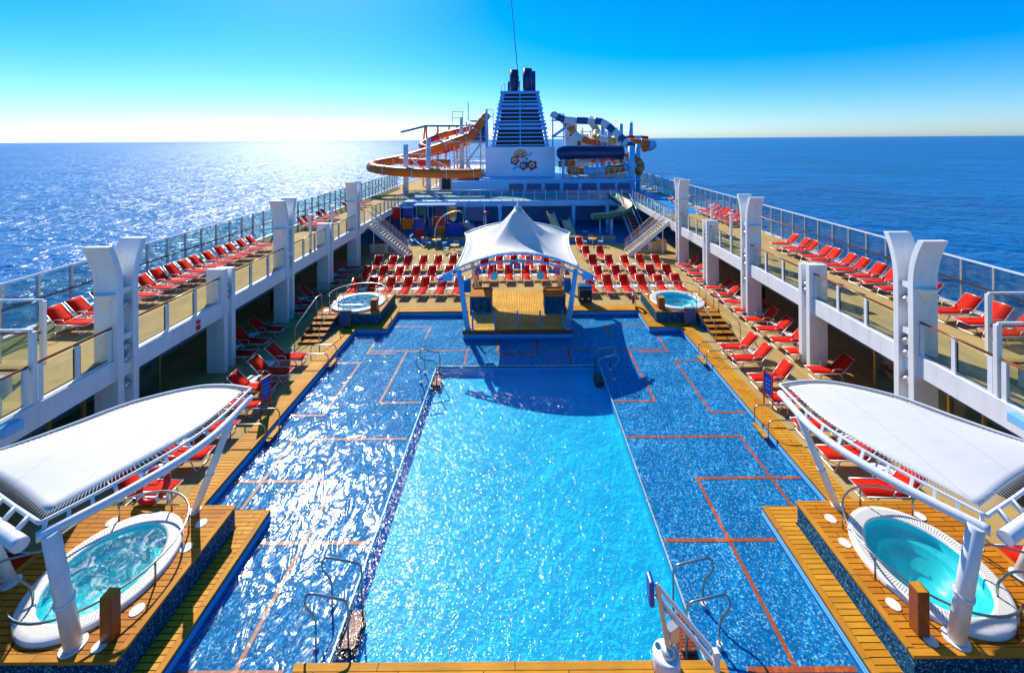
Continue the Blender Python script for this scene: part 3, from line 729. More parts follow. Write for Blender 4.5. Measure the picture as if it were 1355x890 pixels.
for s, nm in ((1,'right'),(-1,'left')):
    platform(s, 7.22, 11.0, 7.38, 10.55, NT, f'teak platform with tiled sides under the {nm} near hot tub')
    platform(s, 7.5, 11.0, 22.12, 25.1, FT, f'teak platform with tiled sides under the {nm} far hot tub')
    hot_tub(s, *NT, s < 0, f'{"bubbling" if s < 0 else "calm"} turquoise hot tub under the {nm} white sail canopy')
    hot_tub(s, *FT, s < 0, f'{"bubbling" if s < 0 else "calm blue"} round hot tub at the far {nm} pool corner')
    # near tub rail
    t = thing('tub_railing', f'steel hoop railing around the {nm} near hot tub', 'railing', (s*8.95, 9.0, .6), 'hot tub railings')
    q = MB(); q.tube(mir(ellipse(9.0,9.0,1.38,1.43,1.08,R(-15+12),R(360-60)),s), .022, 8); q.build('handrail', M['steel'], t)
    for k in range(7):
        a = R(5+47*k); q = MB(); p = (s*(9.0+1.38*math.cos(a)), 9.0+1.43*math.sin(a))
        q.tube([(*p,.6),(*p,1.08)], .02, 8); q.build('post', M['steel'], t)
    t = thing('entry_rail', f'pair of bent steel entry rails on the outer side of the {nm} near tub', 'handrail', (s*10.2, 8.2, .6))
    for dy in (0, .55):
        q = MB(); q.tube(fillet(mir([(10.75,7.9+dy,.6),(10.75,7.9+dy,1.32),(10.05,8.2+dy,1.28),(9.75,8.25+dy,1.0),(9.75,8.25+dy,.66)],s), .15, 4), .022, 8); q.build('rail', M['steel'], t)
    # far tub rail
    t = thing('tub_railing', f'steel railing around the {nm} far hot tub', 'railing', (s*9.2, 23.6, .6), 'hot tub railings')
    q = MB(); q.tube(mir(ellipse(9.2,23.62,1.58,1.42,1.25,R(-35),R(215)),s), .022, 8); q.build('handrail', M['steel'], t)
    for k in range(6):
        a = R(-30+48*k); p = (s*(9.2+1.58*math.cos(a)), 23.62+1.42*math.sin(a)); q = MB(); q.tube([(*p,.6),(*p,1.25)], .02, 8); q.build('post', M['steel'], t)
    q = MB(); q.tube(fillet(mir([(7.95,22.75,.9),(8.6,22.5,.93),(9.9,22.5,.93),(10.6,23,.93)],s), .4, 5), .02, 8); q.build('mid_rail', M['steel'], t)
    # far tub steps
    t = thing('tub_steps', f'wooden steps up to the {nm} far hot tub', 'steps', (s*10.2, 21.1, 0))
    for k in range(5):
        z = .1+.115*k; y0 = 20.05+.4*k
        q = MB(); q.box(s*9.72, s*10.85, y0, y0+.43, z-.035, z); q.build('tread', M['deck_wood'], t, bevel=.006)
    q = MB()
    for xx in (9.76, 10.78):
        q.prism([(20.1,0),(20.1,.06),(22.1,.55),(22.1,0)], 'x', s*xx, s*(xx+.04))
    q.build('stringer', M['mosaic_dark'], t)
    t = thing('stair_handrail', f'pair of steel handrails beside the {nm} far tub steps', 'handrail', (s*10.2, 21, 0))
    for xx in (9.7, 10.9):
        q = MB(); q.tube(fillet(mir([(xx,19.95,0),(xx,19.98,.85),(xx,22.1,1.5),(xx,22.7,1.5),(xx,22.7,.6)],s), .15, 4), .022, 8); q.build('rail', M['steel'], t)
        q = MB(); q.tube(mir([(xx,22.1,.6),(xx,22.1,1.48)],s), .02, 8); q.build('post', M['steel'], t)
    # discs
    P6 = [(7.75,10.05),(7.62,9.45),(10.0,10.1),(10.55,9.35),(7.6,8.2),(7.75,7.62),(10.3,7.65)]
    for k, (xx, yy) in enumerate(P6):
        q = MB(); q.cyl((s*xx, yy, .6), .12, .014, 24)
        wh = ['by the far inner post','next on the pool side','behind the tub','at the outer back corner','beside the bollard','at the front inner corner','at the front outer corner'][k]
        tag(q.build('floor_disc', M['lamp_white']), f'white floor disc {wh} of the {nm} near tub platform', 'floor disc', 'white discs in the tub platforms')
    for k, (xx, yy) in enumerate([(7.75,24.6),(7.85,22.45),(10.6,22.6),(10.7,24.6)]):
        q = MB(); q.cyl((s*xx, yy, .6), .13, .014, 24)
        wh = ['inner back','inner front','outer front','outer back'][k]
        tag(q.build('floor_disc', M['lamp_white']), f'white floor disc at the {wh} corner of the {nm} far tub platform', 'floor disc', 'white discs in the tub platforms')
    # wooden bollards
    for (xx, yy, w_, h_, wh) in ((7.68,7.75,.11,.84,'near'),(7.92,22.55,.17,.62,'far')):
        q = MB(); q.box(s*xx-w_, s*xx+w_, yy-w_*.9, yy+w_*.9, .6, .6+h_)
        t = thing('wooden_bollard', f'square varnished wooden bollard by the {nm} {wh} hot tub', 'bollard', (s*xx, yy, .6)); q.build('body', M['bollard_wood'], t, bevel=.012)
        q = MB(); q.box(s*xx-w_*.96, s*xx+w_*.96, yy-w_*.86, yy+w_*.86, .6+h_, .6+h_+.012); q.build('cap', M['trim_wood'], t)
    # chalk boards
    t = thing('notice_stand', f'dark notice board with brown frame at the foot of the {nm} far tub', 'notice board', (s*9.3, 21.9, .03))
    q = MB(); q.obox((s*9.25, 21.88, .48), (.27,0,0), (0,.015,0), (0,.05,.38)); q.build('board', M['deep_blue'], t)
    q = MB()
    for sx in (-1,1): q.beam((s*9.25+sx*.29, 21.83, .03), (s*9.25+sx*.29, 21.95, .9), .035, .035)
    q.beam((s*9.25-.29, 21.95, .9), (s*9.25+.29, 21.95, .9), .035, .035); q.build('frame', M['bollard_wood'], t)

# ------------------------------------------------------------------ sail canopies over the near tubs
def interp(P, t):
    n = len(P)-1; f = min(max(t*n, 0), n-1e-9); i = int(f); return P[i].lerp(P[i+1], f-i)
for s, nm in ((1,'right'),(-1,'left')):
    Z = 3.5
    F = (6.95,10.72); N = (8.02,7.08); O = (11.35,8.35)
    e1 = spline([(6.95,10.72,Z),(6.93,9.55,Z),(7.12,8.75,Z),(7.48,8.0,Z),(7.8,7.45,Z),(8.1,6.98,Z)], 8)            # pool side F -> N
    e2 = spline([(8.1,6.98,Z),(9.0,7.33,Z),(9.9,7.7,Z),(10.7,8.05,Z),(11.4,8.4,Z)], 8)                              # near side N -> O
    e3 = spline([(6.95,10.72,Z),(7.7,10.86,Z),(8.5,10.78,Z),(9.55,10.2,Z),(10.25,9.35,Z),(10.9,8.62,Z),(11.4,8.4,Z)], 8)
    t = thing('sail_canopy', f'white three-cornered sail canopy over the {nm} near hot tub', 'canopy', (s*8.9, 8.9, .6))
    # membrane: rows between pool-side edge and outer edge, closing at F, ending on the near edge
    q = MB(); nu, nv = 20, 12; G = []
    cen = Vector((8.85, 8.95, 0))
    def inset(p, k=.17):
        dcn = (cen-Vector((p.x,p.y,0))); return Vector((p.x,p.y,p.z)) + dcn.normalized()*k
    for i in range(nu+1):
        u_ = i/nu; rowp = []
        a = interp(e1, u_); b = interp(e3, u_)
        for j in range(nv+1):
            v_ = j/nv; p = a.lerp(b, v_)
            # blend the last rows onto the curved near edge
            ed = interp(e2, v_); p = p + (ed - e1[-1].lerp(e3[-1], v_))*(u_**3)
            p = inset(p, .17 if i > 0 else .2); p.z = Z+.02 + .07*(math.sin(PI*u_)*math.sin(PI*v_))**1.0 ; rowp.append((s*p.x, p.y, p.z))
        G.append(rowp)
    for i in range(nu): q.strip(G[i], G[i+1])
    q.build('membrane', M['membrane'], t, solid=.012)
    q = MB(); q.tube(mir(e1,s), .032, 8); q.tube(mir(e2,s), .032, 8); q.tube(mir(e3,s), .04, 8); q.build('edge_tube', M['white'], t)
    # thick main tubes carried below the edge
    def drop(P, dx, dz): return [(p.x+dx, p.y-.06, p.z+dz) for p in P]
    m1 = [(p.x-.17*(.3+.7*math.sin(PI*k/(len(e1)-1))), p.y-.10, p.z-.16) for k, p in enumerate(e1)]
    m2 = [(p.x+.05, p.y-.22, p.z-.16) for p in e2]
    q = MB(); q.tube(mir(m1,s), .082, 14); q.build('main_tube', M['white'], t)
    q = MB(); q.tube(mir(m2,s), .105, 14); q.build('main_tube', M['white'], t)
    for k in range(3, len(e1)-1, 4):
        q = MB(); q.beam(mir([m1[k]],s)[0], mir([tuple(e1[k])],s)[0], .05, .05); q.build('strut', M['white'], t)
    for k in range(3, len(e2)-1, 4):
        q = MB(); q.tube([mir([m2[k]],s)[0], mir([tuple(e2[k])],s)[0]], .045, 8); q.build('strut', M['white'], t)
    q = MB()
    for E_, n_ in ((e1, 56), (e2, 48), (e3, 70)):
        for k in range(n_):
            p = interp(E_, (k+.5)/n_); r = inset(p, .19); r.z = Z+.03
            q.tube(mir([tuple(p), tuple(r)],s), .008, 4)
    q.build('lacing', M['grey'], t)
    posts = [((8.24,7.62),(7.92,6.98,3.36),.125), ((8.18,10.4),(6.83,9.85,3.34),.085), ((10.78,8.72),(11.35,8.3,3.36),.10)]
    for (bx, by_), tp, r in posts:
        b0 = Vector((bx,by_,.6)); t0 = Vector(tp); md = b0.lerp(t0, .42)
        q = MB(); q.tube(mir([b0, t0],s), [r*1.05, r*.92], 18); q.tube(mir([md-(t0-b0)*.012, md+(t0-b0)*.012],s), r*1.16, 18)
        po = q.build('post', M['white'], t)
        q = MB(); q.cyl((s*bx, by_, .6), r*1.6, .03, 20); q.build('base_plate', M['white'], po)

# ------------------------------------------------------------------ pool ladders
def pool_ladder(s, x, y, name):
    t = thing('pool_ladder', name, 'pool ladder', (s*x, y, -.3), 'steel ladders into the deep basin')
    for dy in (-.36, .36):
        q = MB(); q.tube(fillet(mir([(x+.42,y+dy,-.3),(x+.42,y+dy,.28),(x+.66,y+dy,.52),(x+.60,y+dy,.80),(x-.24,y+dy,.62),(x-.24,y+dy,-.9)],s), .16, 5), .022, 8); q.build('rail', M['steel'], t)
        q = MB(); q.cyl((s*(x+.42), y+dy, -.3), .06, .10, 14); q.build('flange', M['lamp_white'], t)
    for k in range(3):
        q = MB(); q.box(s*(x-.35), s*(x-.02), y-.33, y+.33, -.42-.18*k, -.38-.18*k); q.build('step', M['red_grid'], t)
pool_ladder(1, 3.70, 8.6, 'steel pool ladder with red steps at the near right of the deep basin')
pool_ladder(-1, 3.65, 8.68, 'steel pool ladder with orange steps at the near left of the deep basin')
pool_ladder(1, 3.70, 17.75, 'steel pool ladder at the far right of the deep basin')
pool_ladder(-1, 3.65, 17.6, 'steel pool ladder with orange steps at the far left of the deep basin')
for s, nm in ((1,'right'),(-1,'left')):
    for y, wh in ((14.1, 'by the depth sign'), (18.6, 'by the far tub steps')):
        t = thing('side_ladder', f'low looped steel grab rails on the {nm} pool edge {wh}', 'pool ladder', (s*8.9, y, .03), 'looped grab rails on the long pool edges')
        for dy in (-.4, .4):
            q = MB(); q.tube(fillet(mir([(8.44,y+dy,-.28),(8.44,y+dy,.5),(9.62,y+dy,.5),(9.62,y+dy,.03)],s), .22, 5), .02, 8); q.build('rail', M['steel'], t)
        q = MB(); q.box(s*8.33, s*8.5, y-.36, y+.36, -.13, -.09); q.build('step', M['coping_wood'], t)
    # depth sign
    t = thing('depth_sign', f'blue notice panel in a red frame beside the {nm} pool coping', 'sign', (s*9.3, 15.2, 0))
    q = MB(); dx, dyv = Vector((.05,-.15,0)), Vector((.017,.006,0)); c = Vector((9.32,15.15,.85))
    def mv(v): return (s*v[0], v[1], v[2])
    q.obox(mv(c), mv(dx), mv(dyv), (0,0,.36)); q.build('panel', M['pad_blue'], t)
    q = MB()
    for e in (-1,1):
        p = c+dx*e*1.12; q.beam(mv((p.x,p.y,0.02)), mv((p.x,p.y,1.25)), .04, .04)
    a, b = c-dx*1.12, c+dx*1.12
    for z in (.46, 1.24): q.beam(mv((a.x,a.y,z)), mv((b.x,b.y,z)), .035, .035)
    q.build('frame', M['red'], t)
    q = MB()
    for z in (.7,.85,1.0): q.obox(mv((c.x-.014,c.y-.02,z)), mv(dx*.7), mv(dyv*.3), (0,0,.03))
    q.build('pictogram', M['mid_blue'], t)
# pool lift
t = thing('pool_lift', 'white pool lift with blue pad on the near pool edge', 'pool lift', (2.85, 7.72, .034))
q = MB(); q.lathe((2.85,7.68,.034), [(0,0),(.25,0),(.25,.26),(.22,.30),(0,.30)], 32); q.build('pedestal', M['white'], t, bevel=.01)
q = MB(); q.lathe((2.88,7.66,.335), [(.13,0),(.13,.05),(.09,.09),(0,.09)], 24); q.build('collar', M['alu'], t)
q = MB(); q.cyl((2.72,7.78,.334), .05, .012, 18); q.build('badge', M['deep_blue'], t)
q = MB(); q.beam((2.88,7.66,.4), (2.74,7.85,1.42), .09, .07); q.build('mast', M['alu'], t, bevel=.012)
q = MB()
for dz in (0,-.2): 
    q.beam((2.72,7.87,1.42+dz), (3.62,7.35,.72+dz), .05, .07)
q.beam((3.62,7.33,.46), (3.62,7.33,.80), .10, .10); q.build('arm', M['white'], t, bevel=.01)
q = MB(); q.obox((2.62,7.88,1.30), (.05,0,0), (0,.13,0), (0,0,.24)); q.build('pad', M['pad_blue'], t, bevel=.04)
q = MB(); q.tube([(2.78,7.8,1.1),(3.3,7.55,.72)], .03, 10); q.build('actuator', M['alu'], t)
q = MB(); q.obox((3.0,7.8,.55), (.10,.05,0), (-.03,.06,.0), (0,0,.14)); q.build('bracket', M['alu'], t)
# life rings
def torus(c, Rr, r, ax1, ax2, n=32):
    return [Vector(c)+Vector(ax1)*Rr*math.cos(2*PI*i/n)+Vector(ax2)*Rr*math.sin(2*PI*i/n) for i in range(n)]
for (c, a1, a2, Rr, lab, st) in (((-9.55,10.75,.95),(1,0,0),(0,.5,.87),.34,'red life ring leaning on a white rack by the left near hot tub',(-9.55,10.8)),
                            ((6.85,24.2,.55),(.3,.95,0),(0,0,1),.30,'red life ring hanging on a post by the right far hot tub',(6.95,24.15))):
    t = thing('life_ring', lab, 'life ring', c)
    q = MB(); q.tube(torus(c,Rr,.07,a1,a2), .075, 10, closed=True); q.build('ring', M['red'], t)
    q = MB()
    for k in range(4):
        a = PI/4+k*PI/2; p = Vector(c)+(Vector(a1)*math.cos(a)+Vector(a2)*math.sin(a))*Rr
        tg = (-Vector(a1)*math.sin(a)+Vector(a2)*math.cos(a)); q.tube([p-tg*.04, p+tg*.04], .08, 10)
    q.build('band', M['white'], t)
    q2 = thing('ring_stand', ('white rack' if c[0] < 0 else 'steel post') + (' carrying the life ring by the left near tub' if c[0] < 0 else ' carrying the life ring by the right far tub'), 'rack', (*st, 0))
    q = MB()
    if c[0] < 0:
        q.beam((-9.95,10.72,.66),(-9.15,10.72,.66),.04,.06); q.beam((-9.95,10.72,.80),(-9.15,10.72,.80),.04,.04)
        for xx in (-9.9,-9.2): q.beam((xx,10.78,.034),(xx,10.78,.9),.04,.04)
    else: q.tube([(6.98,24.2,.034),(6.98,24.2,1.0)], .025)
    q.build('frame', M['white'], q2)

# ------------------------------------------------------------------ stage pavilion
t = thing('stage_platform', 'teak stage platform projecting into the far end of the pool', 'stage', (0,23.5,0))
q = MB(); q.box(-2.8,2.8,21.0,24.2,.0,.2); q.box(-1.72,1.72,24.203,26.5,.0,.2); q.build('deck_boards', M['stage_wood'], t)
q = MB(); q.box(-2.83,2.83,20.92,20.997,.03,.206); q.build('edge_board', M['bollard_wood'], t)
q = MB(); q.box(-2.8,2.8,20.96,20.997,-.3,.026); q.build('front_wall', M['deep_blue'], t)
q = MB(); q.box(-2.8,2.8,20.94,20.957,-.06,-.03); q.build('trim_line', M['blue_paint_and_shade'], t)
for s, nm in ((1,'right'),(-1,'left')):
    t = thing('stage_cabinet', f'blue tiled cabinet with wooden top on the {nm} side of the stage', 'cabinet', (s*2.1,23.5,.2))
    q = MB(); q.box(s*1.5,s*2.68,22.86,24.1,.2,1.16); q.build('body', M['mosaic_dark'], t)
    q = MB(); q.box(s*1.46,s*2.72,22.82,24.14,1.163,1.22); q.build('wooden_top', M['deck_wood'], t, bevel=.008)
    q = MB(); q.box(s*1.52,s*1.6,23.5,24.05,1.223,1.3); q.box(s*1.6,s*2.6,23.98,24.05,1.223,1.3); q.build('lip', M['bollard_wood'], t)
t = thing('stage_railing', 'glass railing with blue posts along the stage front', 'railing', (0,21.15,.2))
for k in range(5):
    x = -2.33+1.165*k; q = MB(); q.box(x-.04,x+.04,21.1,21.16,.206,1.12); q.build('post', M['mid_blue'], t)
for k in range(4):
    x = -2.33+1.165*k; q = MB(); q.box(x+.05,x+1.115,21.12,21.132,.26,1.08); q.build('pane', M['glass'], t)
# the tent
t = thing('stage_canopy', 'white peaked tent canopy on shade-tinted blue posts over the stage', 'canopy', (0,24,0))
def bound(a):
    # boundary loop of the tent, a in 0..4 : front, right, rear, left edges
    k = int(a) % 4; f = a-int(a); c = 4*f*(1-f)
    FL, FR, RR, RL = Vector((-3.15,20.95,3.42)), Vector((3.15,20.95,3.42)), Vector((3.5,27.2,3.75)), Vector((-3.5,27.2,3.75))
    A, B = [(FL,FR),(FR,RR),(RR,RL),(RL,FL)][k]
    p = A.lerp(B, f)
    if k == 0: p.z += .80*c
    elif k == 2: p.z += .75*c
    else: p.x += (-.28 if k == 1 else .28)*c; p.z += .18*c
    return p
NB, NR = 64, 14; ap = Vector((0.05,24.0,5.98)); G = []
for j in range(NR+1):
    v_ = j/NR; ring = []
    for i in range(NB+1):
        b_ = bound(4*i/NB - (1e-9 if i == NB else 0)) if i < NB else bound(0)
        ang = math.atan2(b_.y-ap.y, b_.x-ap.x)
        a_ = ap + Vector((.20*math.cos(ang), .20*math.sin(ang), 0))
        p = a_.lerp(b_, v_); p.z = b_.z + (ap.z-b_.z)*(1-v_)**2.0 - .25*math.sin(PI*v_)*.4
        # ridges run to the four corners, so the panels between sag a little
        f = (4*i/NB) % 1; p.z -= .22*math.sin(PI*f)*math.sin(PI*v_)
        ring.append(tuple(p))
    G.append(ring)
q = MB()
for j in range(NR): q.strip(G[j], G[j+1])
q.build('membrane', M['membrane'], t, solid=.012)
q = MB(); q.lathe((ap.x,ap.y,5.95), [(.22,0),(.22,.06),(.06,.12),(.03,.5),(0,.5)], 20); q.build('finial', M['white'], t)
arc = lambda y, dz, k=24, ex=0, sag=.8, zb=3.42, hw=3.15: [((-hw-ex)+(2*(hw+ex))*i/k, y, zb+dz+sag*(1-((-hw-ex+(2*(hw+ex))*i/k)/hw)**2)) for i in range(k+1)]
q = MB(); q.tube(arc(20.85,-.04,ex=.95,sag=.78), .05, 8); q.tube(arc(20.85,-.32,ex=.8,sag=.70), .05, 8)
A1, A2 = arc(20.85,-.04,ex=.95,sag=.78), arc(20.85,-.32,ex=.8,sag=.70)
for k in range(2,24,2): q.beam(A1[k], A2[k], .035,.035)
q.build('front_truss', M['blue_paint_and_shade'], t)
for s in (1,-1):
    q = MB(); q.obox((s*3.55,20.85,2.98), (.22,0,-s*.0), (0,.05,0), (0,0,.19)); q.build('end_plate', M['blue_paint_and_shade'], t)
    q = MB(); q.tube([(s*2.60,21.15,.2),(s*3.0,20.9,3.3)], [.15,.12], 16); po = q.build('post', M['blue_paint_and_shade'], t)
    q = MB(); q.cyl((s*2.60,21.15,.2), .2, .04, 20); q.build('base_plate', M['blue_paint_and_shade'], po)
    q = MB(); q.tube([(s*2.72,27.35,0),(s*3.4,27.2,3.72)], [.15,.12], 16); q.build('post', M['alu'], t)
    q = MB(); q.tube([tuple(bound(1+i/16) if s > 0 else bound(3+i/16)) for i in range(16)]+[tuple(bound(2-1e-9) if s > 0 else bound(4-1e-9))], .05, 8); q.build('side_tube', M['white'], t)
q = MB(); q.tube([tuple(bound(2+i/20)) for i in range(20)]+[tuple(bound(3-1e-9))], .06, 8); q.build('rear_tube', M['white'], t)

for k, (x, dz) in enumerate([(-2.1,0),(-1.9,0),(-1.7,0),(-.3,0),(-.1,0),(.1,0),(.3,0),(1.7,0),(1.9,0),(2.1,0)]):
    z = 3.1+.70*(1-(x/3.15)**2)-.05
    tt = thing('stage_light', f'blue stage light under the canopy truss, {ORD[k]} from the left', 'stage light', (x,20.85,z), 'stage lights hung from the canopy truss')
    q = MB(); q.tube([(x,20.85,z-.12),(x,20.95,z-.36)], [.06,.09], 10); q.build('housing', M['mid_blue'], tt)
    q = MB(); q.tube([(x,20.85,z),(x,20.85,z-.15)], .02, 6); q.build('hook', M['alu'], tt)
for s, nm in ((1,'right'),(-1,'left')):
    tt = thing('loudspeaker', f'blue loudspeaker mounted on the {nm} front post of the stage', 'loudspeaker', (s*2.55,21.05,2.2))
    q = MB(); q.box(s*2.42,s*2.78,21.1,21.4,2.08,2.72); q.build('cabinet', M['mid_blue'], tt, bevel=.02)
    q = MB(); q.box(s*2.45,s*2.75,21.08,21.097,2.12,2.68); q.build('grille', M['deep_blue'], tt)
    tt = thing('stage_fan', f'round grey fan hanging on the {nm} side under the stage canopy', 'fan', (s*1.2,20.95,3.0))
    q = MB(); q.tube([(s*1.2,20.9,2.98),(s*1.2,21.05,3.0)], .19, 20); q.build('cage', M['alu'], tt)
    q = MB(); q.tube([(s*1.2,20.97,3.15),(s*1.2,20.9,3.55)], .025, 8); q.build('hanger', M['alu'], tt)
t = thing('equipment_cart', 'black equipment cart with handle right of the stage', 'cart', (4.1,24.8,0))
q = MB(); q.box(3.68,4.48,24.62,25.15,.12,1.0); q.build('body', M['black'], t, bevel=.03)
q = MB(); q.box(3.66,4.5,24.58,25.18,1.003,1.1); q.build('lid', M['deep_blue'], t, bevel=.03)
for x in (3.78,4.38):
    for y in (24.7,25.08):
        q = MB(); q.tube([(x-.03,y,.06),(x+.03,y,.06)], .06, 12); q.build('wheel', M['grey'], t)
q = MB(); q.tube(fillet([(3.7,24.6,.5),(3.7,24.5,.95),(4.46,24.5,.95),(4.46,24.6,.5)], .06,3), .018, 6); q.build('handle', M['alu'], t)
q = MB(); q.box(3.8,3.95,24.6,24.617,.3,.4); q.box(4.2,4.35,24.6,24.617,.3,.4); q.build('latch', M['cream'], t)

# ------------------------------------------------------------------ stairs and bars
for s, nm in ((1,'right'),(-1,'left')):
    t = thing('deck_stairs', f'white stairs with wooden handrails down from the {nm} upper deck', 'stairs', (s*10.9,35,0))
    xa, xb, ya, yb = 12.72, 9.25, 34.35, 35.65; n = 16
    for y in (ya, yb-.06):
        q = MB(); q.prism([(s*xa,2.72),(s*xa,3.06),(s*(xb+.0),.30),(s*xb,0),(s*(xb+.3),0)], 'y', y, y+.06); q.build('stringer', M['white'], t)
    for k in range(n):
        f = (k+.5)/n; x = xa+(xb-xa)*f; z = 3.0-3.0*(k+1)/(n+1)
        q = MB(); q.box(s*(x-.14), s*(x+.14), ya+.063, yb-.063, z-.04, z); q.build('tread', M['cream'], t)
    for y in (ya+.03, yb-.03):
        q = MB(); q.tube(fillet([(s*13.1,y,4.12),(s*12.7,y,4.1),(s*(xb+.05),y,1.12),(s*xb,y,1.05)], .1,3), .03, 8); q.build('handrail', M['brown_rail'], t)
        q = MB()
        for k in range(30):
            f = (k+.3)/30; x = xa+(xb-xa)*f; q.tube([(s*x,y,3.0-2.85*f),(s*x,y,4.06-2.95*f)], .013, 5)
        q.build('baluster', M['white'], t)
    q = MB(); q.tube([(s*12.4,35,0),(s*12.4,35,2.75)], .05, 8); q.build('prop', M['white'], t)
    t = thing('bar_counter', f'white bar counter with grey grille behind the {nm} stairs', 'counter', (s*11.9,36.2,0))
    q = MB(); q.box(s*10.5,s*13.1,36.0,36.7,0,.86); q.build('body', M['white'], t, bevel=.01)
    q = MB(); q.box(s*10.45,s*13.15,35.95,36.75,.863,.91); q.build('counter_top', M['brown_rail'], t)
    q = MB(); q.box(s*10.75,s*11.45,35.97,35.997,.12,.72); q.build('grille', M['grey'], t)
    q = MB(); q.box(s*11.8,s*12.6,35.97,35.997,.1,.74); q.build('panel', M['cream'], t)
t = thing('splash_wall', 'low blue wall with yellow wooden top in front of the play area', 'wall', (0,39.4,0))
q = MB(); q.box(-9.3,9.3,39.2,39.5,0,.52); q.build('body', M['mid_blue'], t)
q = MB(); q.box(-9.35,9.35,39.1,39.6,.523,.6); q.build('wooden_top', M['trim_wood'], t)
# café tables and chairs before the wall
def cafe_chair(x, y, rz, lab):
    t = thing('cafe_chair', lab, 'chair', (0,0,0), 'blue chairs in front of the splash wall')
    q = MB(); q.box(-.21,.21,-.21,.21,.43,.46); q.build('seat', M['blue_paint_and_shade'], t)
    q = MB(); q.box(-.21,.21,.19,.22,.50,.86); q.build('backrest', M['mid_blue'], t)
    for sx in (-1,1):
        for sy in (-1,1):
            q = MB(); q.tube([(sx*.19,sy*.19,0),(sx*.19,sy*.19,.43 if sy < 0 else .86)], .014, 5); q.build('leg', M['alu'], t)
    t.location = (x,y,0); t.rotation_euler = (0,0,rz)
def cafe_table(x, y, lab):
    t = thing('cafe_table', lab, 'table', (x,y,0), 'yellow tables in front of the splash wall')
    q = MB(); q.cyl((x,y,.70), .42, .03, 24); q.build('table_top', M['yellow'], t)
    q = MB(); q.tube([(x,y,.02),(x,y,.70)], .03, 8); q.build('pedestal', M['alu'], t)
    q = MB(); q.cyl((x,y,0), .25, .025, 20); q.build('base', M['alu'], t)
for (x, y, wh) in ((-5.6,36.0,'nearest on the left'),(-7.6,38.0,'farther on the left'),(6.9,38.0,'on the right')):
    cafe_table(x, y, f'round yellow cafe table {wh} before the splash wall')
    for k, (a, w2) in enumerate(((0,'behind'),(PI/2,'left of'),(-PI/2,'right of'))):
        cafe_chair(x-.75*math.sin(a), y+.75*math.cos(a), a, f'blue cafe chair {w2} the yellow table {wh}')

# ------------------------------------------------------------------ play structure
t = thing('play_structure', 'colourful climbing frame of red, blue and orange panels left of the stage', 'climbing frame', (-9,41.5,0))
def panel(px0,px1,y0,y1,yy,m):
    q = MB(); q.box(px0,px1,yy,yy+.08,y0,y1); q.build('panel', M[m], t, bevel=.02)
for (x0,x1,z0,z1,yy,m) in [(-12.9,-12.0,2.0,3.2,41.4,'red'),(-11.8,-10.8,2.15,3.1,41.7,'pad_blue'),(-11.8,-10.75,.95,2.05,41.3,'orange'),(-10.5,-9.5,.95,2.05,41.3,'pad_blue'),
        (-10.5,-9.5,.02,.92,41.3,'red'),(-8.6,-7.45,2.2,3.2,41.6,'navy'),(-8.6,-7.5,1.2,2.15,41.6,'red'),(-8.6,-7.5,.1,1.15,41.6,'orange'),(-7.3,-5.7,.1,1.5,41.6,'pad_blue'),
        (-9.4,-8.7,.02,1.9,42.2,'deep_blue'),(-5.4,-3.6,1.6,3.1,42.0,'deep_blue'),(-10.5,-9.5,2.15,3.2,42.2,'green'),(-7.2,-6.4,1.7,3.0,42.3,'yellow'),(-12.9,-11.9,.05,1.9,42,'deep_blue'),
        (-5.4,-4.6,.05,1.5,41.8,'mid_blue')]:
    panel(x0,x1,z0,z1,yy,m)
for x in (-12.95,-11.9,-10.62,-9.42,-8.65,-7.38,-5.55,-3.5):
    for y in (41.2,42.6):
        q = MB(); q.tube([(x,y,0),(x,y,3.3)], .05, 8); q.build('upright', M['steel' if y < 42 else 'blue_paint_and_shade'], t)
q = MB(); q.box(-10.6,-6.4,41.2,42.6,3.3,3.4); q.build('roof', M['mid_blue'], t)
q = MB(); q.tube(spline([(-5.4,41.3,1.5),(-4.4,41.0,.9),(-3.6,40.8,.5)],5), .35, 12); q.build('tube_slide', M['grey'], t)
q = MB(); q.lathe((-6.6,41.35,1.95), [(0,-.28),(.2,-.2),(.28,0),(.2,.2),(0,.28)], 16); q.build('globe', M['lamp_white'], t)
q = MB(); q.lathe((-3.3,41.5,2.45), [(.32,0),(.25,.15),(.1,.24),(0,.26)], 16); q.build('mushroom_cap', M['red'], t)
q = MB(); q.tube([(-3.3,41.5,0),(-3.3,41.5,2.45)], .06, 8); q.build('mushroom_stem', M['lamp_white'], t)
t = thing('shower_arch', 'curved grey shower arch in front of the climbing frame', 'shower', (-8,38.6,0))
q = MB(); q.tube(spline([(-7.9,38.6,0),(-7.85,38.6,1.5),(-7.3,38.7,2.6),(-6.3,38.8,3.1),(-5.4,38.8,3.2)],6), .06, 8); q.build('pipe', M['alu'], t)
q = MB(); q.lathe((-5.4,38.8,3.06), [(0,.12),(.05,.1),(.14,0),(0,0)], 14); q.build('shower_head', M['alu'], t)
